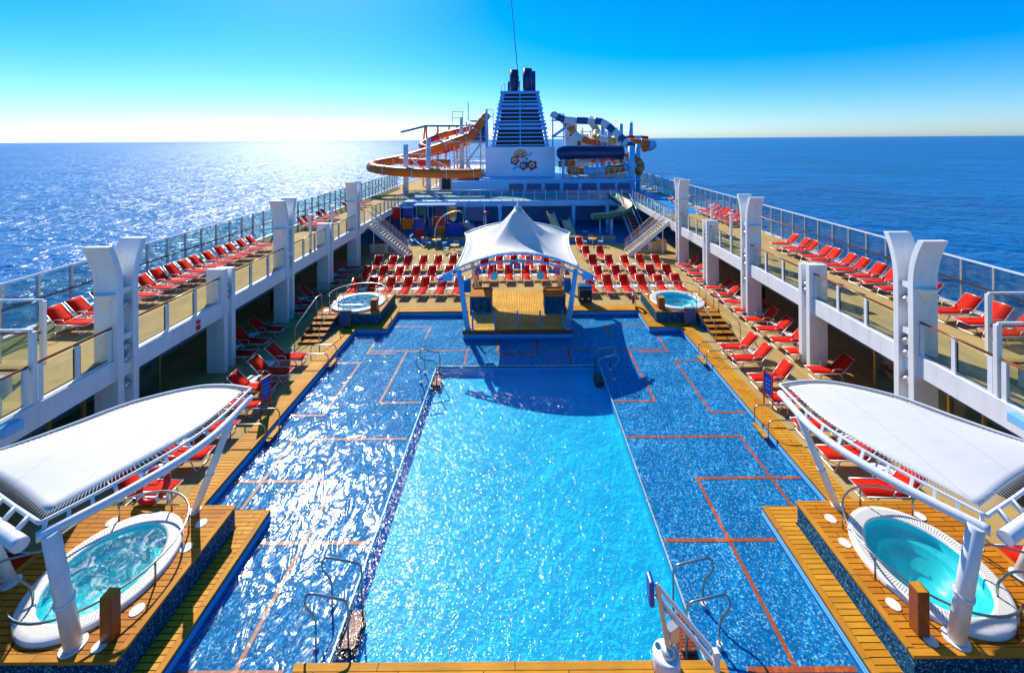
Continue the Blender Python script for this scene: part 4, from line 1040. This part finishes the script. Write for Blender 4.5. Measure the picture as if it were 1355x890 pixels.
def chute(name, lab, pts, w_, hgt, outer, inner):
    t = thing(name, lab, 'slide', tuple(pts[-1]))
    P = spline(pts, 8); L, Rr, L2, R2 = [], [], [], []
    for i, p in enumerate(P):
        tg = (P[min(i+1,len(P)-1)]-P[max(i-1,0)]); sd_ = tg.cross(Vector((0,0,1))).normalized()
        L.append(p-sd_*w_); Rr.append(p+sd_*w_); L2.append(p-sd_*w_*1.15+Vector((0,0,hgt))); R2.append(p+sd_*w_*1.15+Vector((0,0,hgt)))
    q = MB(); q.strip(L, Rr); q.strip(L, L2); q.strip(Rr, R2); q.build('liner', M[inner], t, solid=.03)
    q = MB()
    o1 = [p+(p-c).normalized()*.06 for p, c in zip(L, P)]; o2 = [p+(p-c).normalized()*.06 for p, c in zip(Rr, P)]
    q.strip([p+Vector((0,0,-.12)) for p in o1],[p+Vector((0,0,-.12)) for p in o2])
    q.strip([p+Vector((0,0,-.12)) for p in o1], [p+(p-c).normalized()*.09+Vector((0,0,hgt)) for p, c in zip(L,P)])
    q.strip([p+Vector((0,0,-.12)) for p in o2], [p+(p-c).normalized()*.09+Vector((0,0,hgt)) for p, c in zip(Rr,P)])
    q.build('shell', M[outer], t, solid=.02)
    return t
t = chute('open_slide', 'green open chute slide curving down on the right of the play area', [(10.3,44.6,3.6),(11.0,43.3,3.2),(11.2,42.0,2.85),(10.4,41.2,2.45),(9.3,41.0,2.2),(7.4,41.0,2.0)], .45, .38, 'green', 'cream')
for (x,y,z) in ((8.2,41,2.0),(9.4,41.2,2.1)):
    q = MB(); q.tube([(x,y,0),(x,y,z)], .16 if x > 9 else .06, 12); q.build('support', M['blue_paint_and_shade'], t)
chute('toddler_slide', 'small yellow toddler slide in the middle of the play area', [(3.4,43.5,2.0),(3.7,42.4,1.2),(4.0,41.2,.25)], .3, .3, 'yellow', 'cream')
chute('toddler_slide', 'small green toddler slide beside the grey bin in the play area', [(4.9,42.8,1.5),(5.1,41.8,.8),(5.3,40.6,.2)], .4, .3, 'green', 'cream')
t = thing('litter_bin', 'dark blue litter bin behind the splash wall', 'bin', (6.6,40.3,0)); q = MB(); q.lathe((6.6,40.3,0), [(0,0),(.24,0),(.27,.8),(0,.8)], 18); q.build('body', M['deep_blue'], t); q = MB(); q.lathe((6.6,40.3,.803), [(.28,0),(.28,.06),(.1,.1),(0,.1)], 18); q.build('lid', M['grey'], t)
for x, y, lab in ((6.0,44.4,'left'),(-2.0,44.4,'middle'),(9.6,43.9,'right')):
    t = thing('deck_pillar', f'{lab} round pale blue pillar under the aft deck edge', 'pillar', (x,y,0)); q = MB(); q.tube([(x,y,0),(x,y,2.84)], .2, 16); q.build('shaft', M['blue_paint_and_shade'], t); q = MB(); q.cyl((x,y,0), .3, .08, 16); q.build('base', M['blue_paint_and_shade'], t)
t = thing('play_stairs', 'narrow brown stairs from the play area up to the aft deck', 'stairs', (11.5,42,0))
for k in range(14):
    q = MB(); q.box(10.95,12.05,38.6+.42*k,39.0+.42*k,.18+.2*k,.23+.2*k); q.build('tread', M['bollard_wood'], t)
for x in (10.88,12.08):
    q = MB(); q.prism([(38.5,0),(38.5,.3),(44.5,3.15),(44.5,2.75),(38.9,0)], 'x', x, x+.06); q.build('stringer', M['blue_paint_and_shade'], t)
    q = MB(); q.tube([(x+.03,38.5,1.1),(x+.03,44.5,4.0)], .025); q.build('handrail', M['alu'], t)

# ------------------------------------------------------------------ aft superstructure
t = thing('aft_railing', 'shade-tinted pale blue glass railing along the front of the aft deck', 'railing', (0,44.9,3.2))
for k in range(22):
    x = -12.6+1.2*k; q = MB(); q.box(x-.04,x+.04,44.88,44.96,3.22,4.4); q.build('post', M['blue_paint_and_shade'], t)
for k in range(21):
    x = -12.6+1.2*k; q = MB(); q.box(x+.06,x+1.14,44.915,44.927,3.3,4.3); q.build('pane', M['sea_glass'], t)
q = MB(); q.tube([(-12.6,44.92,4.43),(12.6,44.92,4.43)], .035); q.build('handrail', M['brown_rail'], t)
t = thing('funnel_house', 'wide shade-tinted pale blue deckhouse with windows below the funnel', 'deckhouse', (3,56,3.15))
q = MB(); q.box(-8.3,14.6,51,75,3.15,4.75); q.build('wall', M['blue_paint_and_shade'], t)
q = MB(); q.box(-4.9,14.9,50.6,75,4.753,4.95); q.build('roof', M['blue_paint_and_shade'], t, bevel=.03)
for x in (-1.2,1.0,3.3,5.6,7.9,10.2,12.4):
    f = MB(); f.box(x,x+1.9,50.95,50.997,3.5,4.45); w = f.build('window', M['mid_blue'], t); p = MB(); p.box(x+.08,x+1.82,50.93,50.947,3.58,4.37); p.build('pane', M['deep_blue'], w)
t = thing('funnel', 'tall azure shade-tinted louvred ship funnel with four black exhaust pipes and an emblem', 'funnel', (.3,57,4.95))
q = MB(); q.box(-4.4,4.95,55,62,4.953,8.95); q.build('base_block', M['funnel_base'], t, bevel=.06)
# tapering louvred upper part
q = MB()
def wid(z): f = (z-8.95)/(16.35-8.95); return 4.05-1.45*f**1.15
core = [(.3-wid(8.95)*.86,8.95),(.3+wid(8.95)*.86,8.95),(.3+wid(16.2)*.8,16.2),(.3-wid(16.2)*.8,16.2)]
q.prism(core, 'y', 56.7, 60.6); q.build('core', M['dark'], t)
q = MB(); zz = 9.1; n = 14
for k in range(n):
    z = 9.1+7.1*k/(n-1); w_ = wid(z)
    th = .17 if k not in (4,5,9,10) else .34
    q.box(.3-w_,.3+w_,55.15+.06*k,61.5-.06*k,z,z+th)
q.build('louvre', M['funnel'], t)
q = MB(); q.beam((.3,55.1,8.95),(.3,55.95,16.4),.16,.14)
for sx in (-1,1):
    q.beam((.3+sx*(wid(8.95)-.35),55.25,8.95),(.3+sx*(wid(16.3)-.2),56.05,16.4),.32,.4)
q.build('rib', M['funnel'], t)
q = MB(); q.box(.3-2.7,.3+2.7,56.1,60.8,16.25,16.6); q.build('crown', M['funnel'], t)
for x, y, r, zt in ((-.5,57.0,.62,19.6),(1.35,56.8,.66,19.75),(2.1,58.2,.45,19.6),(-1.2,58.0,.25,18.2)):
    q = MB(); q.lathe((x,y,16.6), [(0,0),(r,0),(r,zt-16.6),(r*.85,zt-16.6),(r*.85,zt-17.0),(0,zt-17.0)], 24); q.build('exhaust_pipe', M['navy'], t)
q = MB()
for (a,b) in (((-2.2,56.2,16.6),(-2.2,56.2,17.6)),((-1.8,56.2,16.6),(-1.8,56.2,17.6)),((-2.2,56.2,17.6),(-1.8,56.2,17.6))): q.tube([a,b], .04, 5)
q.build('ladder', M['alu'], t)
# emblem on the base block: swirled orange disc with red and black blossoms
em = MB()
def disc(cx, cz, r, y, mi, a0=0, a1=2*PI, r0=0, n=28):
    A = [(cx+r*math.cos(a0+(a1-a0)*i/n), y, cz+r*math.sin(a0+(a1-a0)*i/n)) for i in range(n+1)]
    B = [(cx+r0*math.cos(a0+(a1-a0)*i/n), y, cz+r0*math.sin(a0+(a1-a0)*i/n)) for i in range(n+1)]
    em.strip(A, B, mi, False)
E0 = 54.985; ex, ez = .32, 7.62
def flower(cx, cz, r, y, mi, k, amp, r0=0, ph=0, n=40):
    A, B = [], []
    for i in range(n+1):
        a = 2*PI*i/n; q_ = r*(1+amp*math.cos(k*a+ph))
        A.append((cx+q_*math.cos(a), y, cz+q_*math.sin(a))); B.append((cx+r0*math.cos(a), y, cz+r0*math.sin(a)))
    em.strip(A, B, mi, False)
for r0, r in ((.86,1.0),(.58,.72),(.28,.42)): disc(ex, ez, r, E0, 0, R(-8), R(215), r0)
for a in range(0, 216, 24): em.beam((ex+.1*math.cos(R(a)),E0,ez+.1*math.sin(R(a))), (ex+.9*math.cos(R(a)),E0,ez+.9*math.sin(R(a))), .02,.07, 0)
for a in range(12, 210, 48): em.beam((ex+.3*math.cos(R(a)),E0-.012,ez+.3*math.sin(R(a))), (ex+.62*math.cos(R(a)),E0-.012,ez+.62*math.sin(R(a))), .012,.10, 1)
em.beam((ex-1.0,E0-.012,ez-.06),(ex+.5,E0-.012,ez-.06),.012,.10,1)
for (x_, z_) in ((.02,-.42),(.24,-.36),(.44,-.30)): em.beam((ex+x_,E0,ez+z_-.2),(ex+x_,E0,ez+z_+.3),.02,.09,0 if x_ < .3 else 1)
for (x0,z0,x1,z1,w_) in ((1.1,7.55,1.9,8.15,.36),(-.75,5.95,.25,6.5,.36),(.2,6.7,1.2,7.05,.34)): em.beam((x0,E0-.006,z0),(x1,E0-.006,z1),.01,w_,4)
for (cx, cz, r, ph) in ((-.45,7.08,.55,0.4),(.70,6.32,.50,1.5),(1.88,6.46,.62,2.6)):
    flower(cx, cz, r*1.03, E0-.02, 2, 5, .16, ph=ph); flower(cx+.04, cz-.01, r*.93, E0-.024, 1, 5, .16, ph=ph)
    flower(cx-.04, cz+.06, r*.55, E0-.028, 3, 7, .22, ph=ph); flower(cx-.02, cz+.02, r*.34, E0-.032, 0, 5, .2, ph=ph)
for (x0,z0,x1,z1) in ((.95,7.36,1.3,7.30),(.55,6.86,1.15,6.72),(1.05,6.78,1.65,6.88),(1.0,6.55,1.35,6.60)): em.beam((x0,E0-.036,z0),(x1,E0-.036,z1),.01,.17,2)
em.build('emblem', [plain('emblem_orange',(.80,.20,.02),.5), plain('emblem_red',(.66,.012,.008),.5), plain('emblem_black',(.02,.03,.05),.5), plain('emblem_white',(.75,.78,.8),.5), plain('emblem_pale_blue',(.16,.55,.88),.5)], t, recalc=False)
t = thing('radio_antenna', 'thin wavy black antenna wire rising above the funnel', 'antenna', (.1,56.3,16.6))
q = MB(); P = []
for i in range(70):
    f = i/69; P.append((.25-1.25*f+.05*math.sin(i*1.7)+.03*math.sin(i*.9), 56.3, 16.6+15*f))
q.tube(P, .055, 5); q.build('wire', M['black'], t)
q = MB(); q.tube([(.25,56.3,16.6),(.25,56.3,18)], .09, 8); q.build('foot', M['alu'], t)

# waterslides
def slide_tube(name, lab, pts, r, mats, seg=1, n=12, sup=(), rib=True):
    t = thing(name, lab, 'waterslide', (pts[0][0],pts[0][1],4.95))
    P = spline(pts, 6)
    q = MB(); q.tube(P, r, 16, mi=(lambda i: (i//seg) % len(mats))); q.build('tube', [M[m] for m in mats], t)
    if rib:
        q = MB()
        for k in range(3, len(P)-1, 6):
            d_ = (P[k+1]-P[k-1]).normalized()*.05; q.tube([P[k]-d_, P[k]+d_], r*1.10, 16)
        q.build('flange', M['alu'], t)
    for (x,y,z0,z1) in sup:
        q = MB(); q.tube([(x,y,z0),(x,y,z1)], .28, 12); q.build('support', M['white' if x < 0 else 'blue_paint_and_shade'], t)
    return t
slide_tube('tube_slide', 'long orange tube waterslide looping out over the left side of the ship', [(-4.4,59,13.6),(-5.6,58.5,12.0),(-6.6,58,10.6),(-8.6,57.5,9.8),(-12,57,8.6),(-15.5,56.5,7.5),(-18.6,55.5,6.9),(-19.3,53.8,6.6),(-18.2,52,6.35),(-15,51,6.05),(-11,50.6,5.85),(-6.8,50.5,5.75),(-4.6,50.8,5.8)], .6, ['orange'])
slide_tube('tube_slide', 'blue and white striped tube waterslide right of the funnel', [(4.8,58,13.6),(6.6,57.5,12.7),(9.8,57,12.45),(11.6,56,12.2),(13.0,55,10.9),(14.2,54,9.6),(14.9,53,8.8)], .5, ['white','deep_blue'], 3)
slide_tube('tube_slide', 'fat dark blue tube waterslide above the right deckhouse roof', [(5.6,53,8.0),(6.2,52.6,8.15),(9,52.5,8.2),(12.4,52.5,8.15),(13.4,52.6,8.1)], .92, ['navy'], rib=False)
slide_tube('tube_slide', 'orange and pale blue tube waterslide low behind the right railing', [(6.5,53,5.9),(8.5,52.2,5.85),(11,52,5.95),(13.4,52,6.2),(14.9,52.4,6.6)], .5, ['orange','blue_paint_and_shade'], 6)
slide_tube('tube_slide', 'orange tube waterslide bending out over the right side of the ship', [(14.0,56,9.4),(15.6,55.5,9.35),(17.6,55.4,9.2),(18.4,56.2,9.0),(17.5,57.2,8.6)], .62, ['blue_paint_and_shade','orange','orange'], 4)
slide_tube('tube_slide', 'yellow and white tube waterslide in the tangle right of the white tower', [(10.8,60,12.2),(11.4,59,11.2),(11.0,58,10.4),(12.0,57,9.9),(13.6,57,9.6)], .45, ['white','yellow'], 4)
slide_tube('tube_slide', 'red topped tube waterslide farthest out on the right', [(14.5,60,9.9),(17,60,9.9),(19,60,9.8)], .5, ['red','red','blue_paint_and_shade'], 3)
slide_tube('tube_slide', 'short orange tube bend under the striped waterslide', [(12.2,53,6.9),(13.0,52.8,7.25),(13.9,52.9,7.0)], .45, ['orange','white'], 3)
slide_tube('tube_slide', 'red and orange tube waterslide coiling inside the left loop', [(-6.0,61,10.4),(-8.5,61,9.2),(-12,60,8.2),(-15.5,58.6,7.6),(-17.0,57,7.3),(-15.5,55.6,7.1),(-12,55,6.9),(-9.2,55,6.8)], .5, ['orange','orange','red'], 4)
slide_tube('tube_slide', 'orange tube waterslide coil behind the white tower', [(10.9,63,13.0),(12.5,62.5,12.6),(14,61.5,11.6),(13.6,60,10.8),(12.2,60,10.2),(13,61.5,9.4),(15,61,9.0)], .5, ['orange','orange','white'], 4)
slide_tube('tube_slide', 'orange end tube standing beside the blue corner post', [(14.6,54,7.4),(15.6,53.4,7.0),(15.8,52.8,6.2),(15.2,52.4,5.6)], .55, ['orange'], 3)
slide_tube('tube_slide', 'orange tube waterslide dropping steeply beside the right of the funnel', [(6.2,60,13.2),(7.4,59.6,11.8),(8.6,59.2,10.4),(10.2,58.8,9.6),(12.4,58.6,9.2),(14.2,58.2,8.9)], .48, ['orange','orange','white'], 5)
slide_tube('tube_slide', 'lower orange and white tube waterslide crossing under the dark tube', [(5.4,54.5,6.6),(8,54.6,6.8),(10.5,54.4,7.1),(12.6,54.2,7.4),(14.8,54.6,7.6),(16.0,55.6,7.5)], .42, ['orange','white'], 5)
slide_tube('tube_slide', 'upper orange tube waterslide behind the left scaffold tower', [(-5.2,63,12.4),(-8,63,11.6),(-10.8,63,10.9),(-13.2,62.2,10.0),(-14.4,60.8,9.2),(-13,59.6,8.7),(-10.4,59.4,8.4)], .46, ['orange','red'], 5)
t = thing('slide_gantry', 'grey gantry rails and walkway above the left orange slides', 'gantry', (-11,60.5,6.5))
q = MB()
q.box(-14.6,-7.6,60.2,61.4,6.9,7.02)
for k in range(12): q.beam((-14.5+.62*k,60.2,7.02),(-14.5+.62*k,60.2,8.0),.05,.05)
q.beam((-14.6,60.2,8.0),(-7.6,60.2,8.0),.06,.06); q.beam((-14.6,60.2,7.5),(-7.6,60.2,7.5),.04,.04)
for x in (-14.2,-12.2,-10.2,-8.2): q.beam((x,60.8,3.1),(x,60.8,6.9),.2,.2)
q.beam((-14.2,60.7,3.4),(-12.2,60.7,6.8),.1,.1); q.beam((-10.2,60.7,3.4),(-8.2,60.7,6.8),.1,.1)
q.build('frame', M['alu'], t)
t = thing('slide_scaffold', 'white scaffold of posts and rails among the right waterslides', 'scaffold', (11,59.4,4.95))
q = MB()
for x in (9.4,10.8,12.6,14.4):
    q.beam((x,59.4,4.95),(x,59.4,11.6),.16,.16); q.beam((x,60.8,4.95),(x,60.8,11.2),.14,.14)
for z in (7.4,9.2,11.0): q.beam((9.4,59.4,z),(14.4,59.4,z),.12,.12)
q.beam((9.4,59.3,7.4),(12.6,59.3,11.0),.1,.1); q.beam((12.6,59.3,7.4),(10.8,59.3,9.2),.1,.1)
q.build('frame', M['white'], t)
def tower_post(x, y, z0, z1, r, m, lab):
    t = thing('slide_post', lab, 'post', (x,y,z0), 'posts carrying the waterslides')
    q = MB(); q.tube([(x,y,z0),(x,y,z1)], r, 12); q.build('shaft', M[m], t)
    q = MB(); q.cyl((x,y,z0), r*1.6, .1, 14); q.build('base', M[m], t)
for (x,y,z0,z1,r,m,l) in [(-14.4,52.3,3.0,9.4,.33,'white','outermost white slide post on the left'),(-11.4,51.8,3.0,9.0,.30,'white','white slide post beside the orange loop'),(-12.0,54.6,3.0,10.2,.30,'white','tall white slide post behind the orange loop'),
        (-8.2,59.0,3.15,13.2,.26,'white','white slide post before the orange legged frame'),(14.2,51.2,3.0,9.0,.42,'blue_paint_and_shade','thick blue slide post at the deckhouse corner'),(15.7,53.5,3.0,9.2,.32,'blue_paint_and_shade','blue slide post behind the deckhouse corner'),
        (12.0,58.2,4.95,12.0,.3,'blue_paint_and_shade','blue slide post under the striped tube bend'),(13.0,58.2,4.95,12.0,.3,'blue_paint_and_shade','second blue slide post under the striped tube bend'),(15.6,62,3,12.2,.34,'blue_paint_and_shade','far blue slide post left of a pair'),(17.1,62,3,12.4,.34,'blue_paint_and_shade','far blue slide post right of a pair'),
        (5.7,51.6,4.95,7.4,.2,'blue_paint_and_shade','thin blue post under the dark tube left end'),(10.0,51.6,4.95,7.4,.2,'blue_paint_and_shade','thin blue post under the dark tube middle')]:
    tower_post(x,y,z0,z1,r,m,l)
t = thing('slide_truss', 'white lattice truss bracing the orange waterslide loop', 'truss', (-13,52,7))
q = MB(); q.beam((-14.4,52.3,8.2),(-11.4,51.8,8.2),.14,.14); q.beam((-14.4,52.3,8.1),(-12.6,52,6.6),.12,.12); q.beam((-13.6,52.1,6.6),(-12.2,51.9,8.1),.12,.12); q.beam((-11.4,51.8,7.8),(-8.6,51.2,6.4),.12,.12); q.beam((-12,54.6,9.6),(-5,59,9.8),.12,.12)
q.build('lattice', M['white'], t)
t = thing('slide_tower', 'white scaffold tower with stairs left of the funnel', 'tower', (-6,60,3.15))
q = MB()
for x in (-9.2,-7.4,-5.4,-4.6):
    for y in (58.6,62): q.beam((x,y,3.15),(x,y,12.5 if x > -8 else 9.5),.18,.18)
for z in (6.6,9.4,12.0):
    q.box(-9.3 if z < 12 else -7.5,-4.5,58.6,62,z,z+.16)
for z in (7.5,10.4,13.0):
    q.beam((-9.2 if z < 9 else -7.4,58.6,z),(-4.6,58.6,z),.07,.07)
q.beam((-7.4,58.6,6.7),(-5.4,58.6,9.4),.14,.3); q.beam((-5.4,58.55,3.2),(-7.4,58.55,6.6),.14,.3)
q.build('scaffold', M['white'], t)
q = MB()
for k in range(10): q.tube([(-9.2+.45*k,58.55,6.76),(-9.2+.45*k,58.55,7.5)], .025, 5)
q.build('baluster', M['white'], t)
q = MB(); q.box(-6.8,-4.7,60,61.8,9.6,12.0); q.build('cabin', M['deep_blue'], t)
q = MB(); q.box(-7.0,-4.5,59,62,12.6,12.75); q.tube([(-7.2,59,12.6),(-7.2,59,15.4)], .06, 6); q.build('roof', M['mid_blue'], t)
q = MB()
for (a, b) in (((-9.4,58.4,12.3),(-9.4,58.4,14.0)),((-7.9,58.4,12.3),(-7.9,58.4,14.0)),((-9.4,58.4,14.0),(-7.9,58.4,14.0)),((-9.4,58.4,13.1),(-7.9,58.4,13.1))): q.beam(a,b,.1,.1)
q.build('lookout_cage', M['alu'], t)
t = thing('ropes_course', 'orange legged ropes course frame under a dark blue beam', 'ropes course', (-11,64,3))
q = MB()
for (xa, xb) in ((-15.4,-14.6),(-14.2,-14.4),(-12.6,-12.6),(-11.6,-10.8),(-9.6,-9.6),(-8.6,-8.6)): q.beam((xa,64,5),(xb,64,12.0),.22,.22)
q.beam((-14,64,9),(-12.4,64,11.6),.15,.15); q.beam((-12.2,64,9),(-10,64,11.8),.15,.15); q.beam((-14.6,64,8.2),(-8.6,64,8.2),.15,.15); q.beam((-14.6,64,10),(-8.6,64,10.2),.12,.12)
q.build('frame', M['orange'], t)
q = MB(); q.beam((-18.4,64,11.2),(-14.6,64,12.1),.3,.3); q.beam((-14.6,64,12.15),(-7.6,64,12.1),.3,.3); q.beam((-14,66,10),(-8.4,66,9.0),.2,.2); q.build('beam', M['deep_blue'], t)
t = thing('white_deckhouse', 'white deckhouse with a dark door below the orange slide', 'deckhouse', (-8,56,3.15))
q = MB(); q.box(-10.9,-5.0,56,70,3.16,5.6); q.build('wall', M['white'], t)
q = MB(); q.box(-10.5,-9.3,55.95,55.997,3.2,5.1); q.build('door', M['dark'], t)
q = MB(); q.box(-8.3,-4.95,53,55.9,4.953,5.4); q.build('pool_rim', M['white'], t)
t = thing('white_tower', 'white blocky tower behind the dark blue slide', 'tower', (8.2,62,4.95))
q = MB(); q.box(7.0,8.8,61,64,4.95,12.4); q.box(8.803,10.6,61.2,64,4.95,10.6); q.build('wall', M['white'], t)
q = MB(); q.box(7.7,8.5,60.96,60.997,10.4,11.9); q.box(8.9,9.5,61.16,61.197,8.6,9.6); q.build('window', M['bollard_wood'], t)
q = MB(); q.box(6.9,8.9,60.9,64.1,12.403,12.6); q.build('roof', M['white'], t)
t = thing('slide_stairs', 'shade-tinted pale blue stair frame between the funnel and the white tower', 'stairs', (6,59,4.95))
q = MB()
for x in (5.0,6.6): q.beam((x,59,4.95),(x,59,13.6),.18,.18)
for z in (7.8,10.2,12.6): q.box(4.9,6.7,58.6,61,z,z+.14)
q.beam((5.0,58.9,10.3),(8.0,58.9,12.4),.12,.4); q.beam((5.0,58.9,13.6),(6.6,58.9,13.6),.1,.1); q.build('frame', M['blue_paint_and_shade'], t)
t = thing('tower_frame', 'shade-tinted pale blue lookout frame left of the funnel louvres', 'frame', (-4.3,57.6,8.95))
q = MB()
for (a,b) in (((-4.4,57.5,8.95),(-4.4,57.5,14.2)),((-3.5,57.5,11),(-3.5,57.5,14.2)),((-4.4,57.5,14.2),(-3.5,57.5,14.2)),((-4.4,57.5,13.2),(-3.5,57.5,13.2))): q.beam(a,b,.28 if a[0]==b[0]==-4.4 else .1,.28 if a[0]==b[0]==-4.4 else .1)
q.build('frame', M['blue_paint_and_shade'], t)
t = thing('roof_railing', 'brown topped railing on the right deckhouse roof', 'railing', (10,50.8,4.95))
for k in range(13):
    x = 5.2+.75*k; q = MB(); q.tube([(x,50.75,4.95),(x,50.75,6.35)], .045, 6); q.build('post', M['cream'], t)
q = MB(); q.tube([(5.2,50.75,6.35),(14.2,50.75,6.35)], .04); q.build('handrail', M['alu'], t)
t = thing('ribbed_pool_cover', 'white pool slab behind the roof railing', 'slab', (11.5,54,4.95)); q = MB(); q.box(9.2,14.2,53,57,4.953,5.5); q.build('slab', M['white'], t, bevel=.05)
t = thing('fire_extinguisher', 'red fire extinguisher cabinet by the far left windscreen', 'extinguisher', (-15.2,54.2,3)); q = MB(); q.tube([(-15.2,54.2,3.0),(-15.2,54.2,3.9)], .16, 10); q.build('cylinder', M['red'], t); q = MB(); q.tube([(-15.2,54.2,3.9),(-15.2,54.2,4.05)], .06, 8); q.build('valve', M['black'], t)
# lamp posts on the far upper decks
for (x,y,lab) in ((-13.4,29.5,'left upper deck near the second short column'),(-13.3,26.2,'left upper deck between the columns'),(13.4,25.6,'right upper deck by the railing'),(13.6,28.6,'right upper deck near the second short column')):
    t = thing('deck_frame_post', f'slim white post on the {lab}', 'post', (x,y,3)); q = MB(); q.box(x-.06,x+.06,y-.06,y+.06,3.003,5.2); q.build('shaft', M['white'], t); q = MB(); q.box(x-.12,x+.12,y-.12,y+.12,5.203,5.27); q.build('cap', M['white'], t)

# ------------------------------------------------------------------ sea haze
def haze():
    m, nt, out = newmat('sea_haze')
    p = nd(nt, 'VolumePrincipled'); p.inputs['Density'].default_value = HAZE_D; p.inputs['Color'].default_value = (.93,.96,1,1); p.inputs['Anisotropy'].default_value = .8
    nt.links.new(p.outputs[0], out.inputs['Volume'])
    q = MB(); q.box(-7000,7000,-3000,7000,-25,34); o = q.build('haze', m); tag(o, kind='stuff')
HAZE_D = .00002
haze()
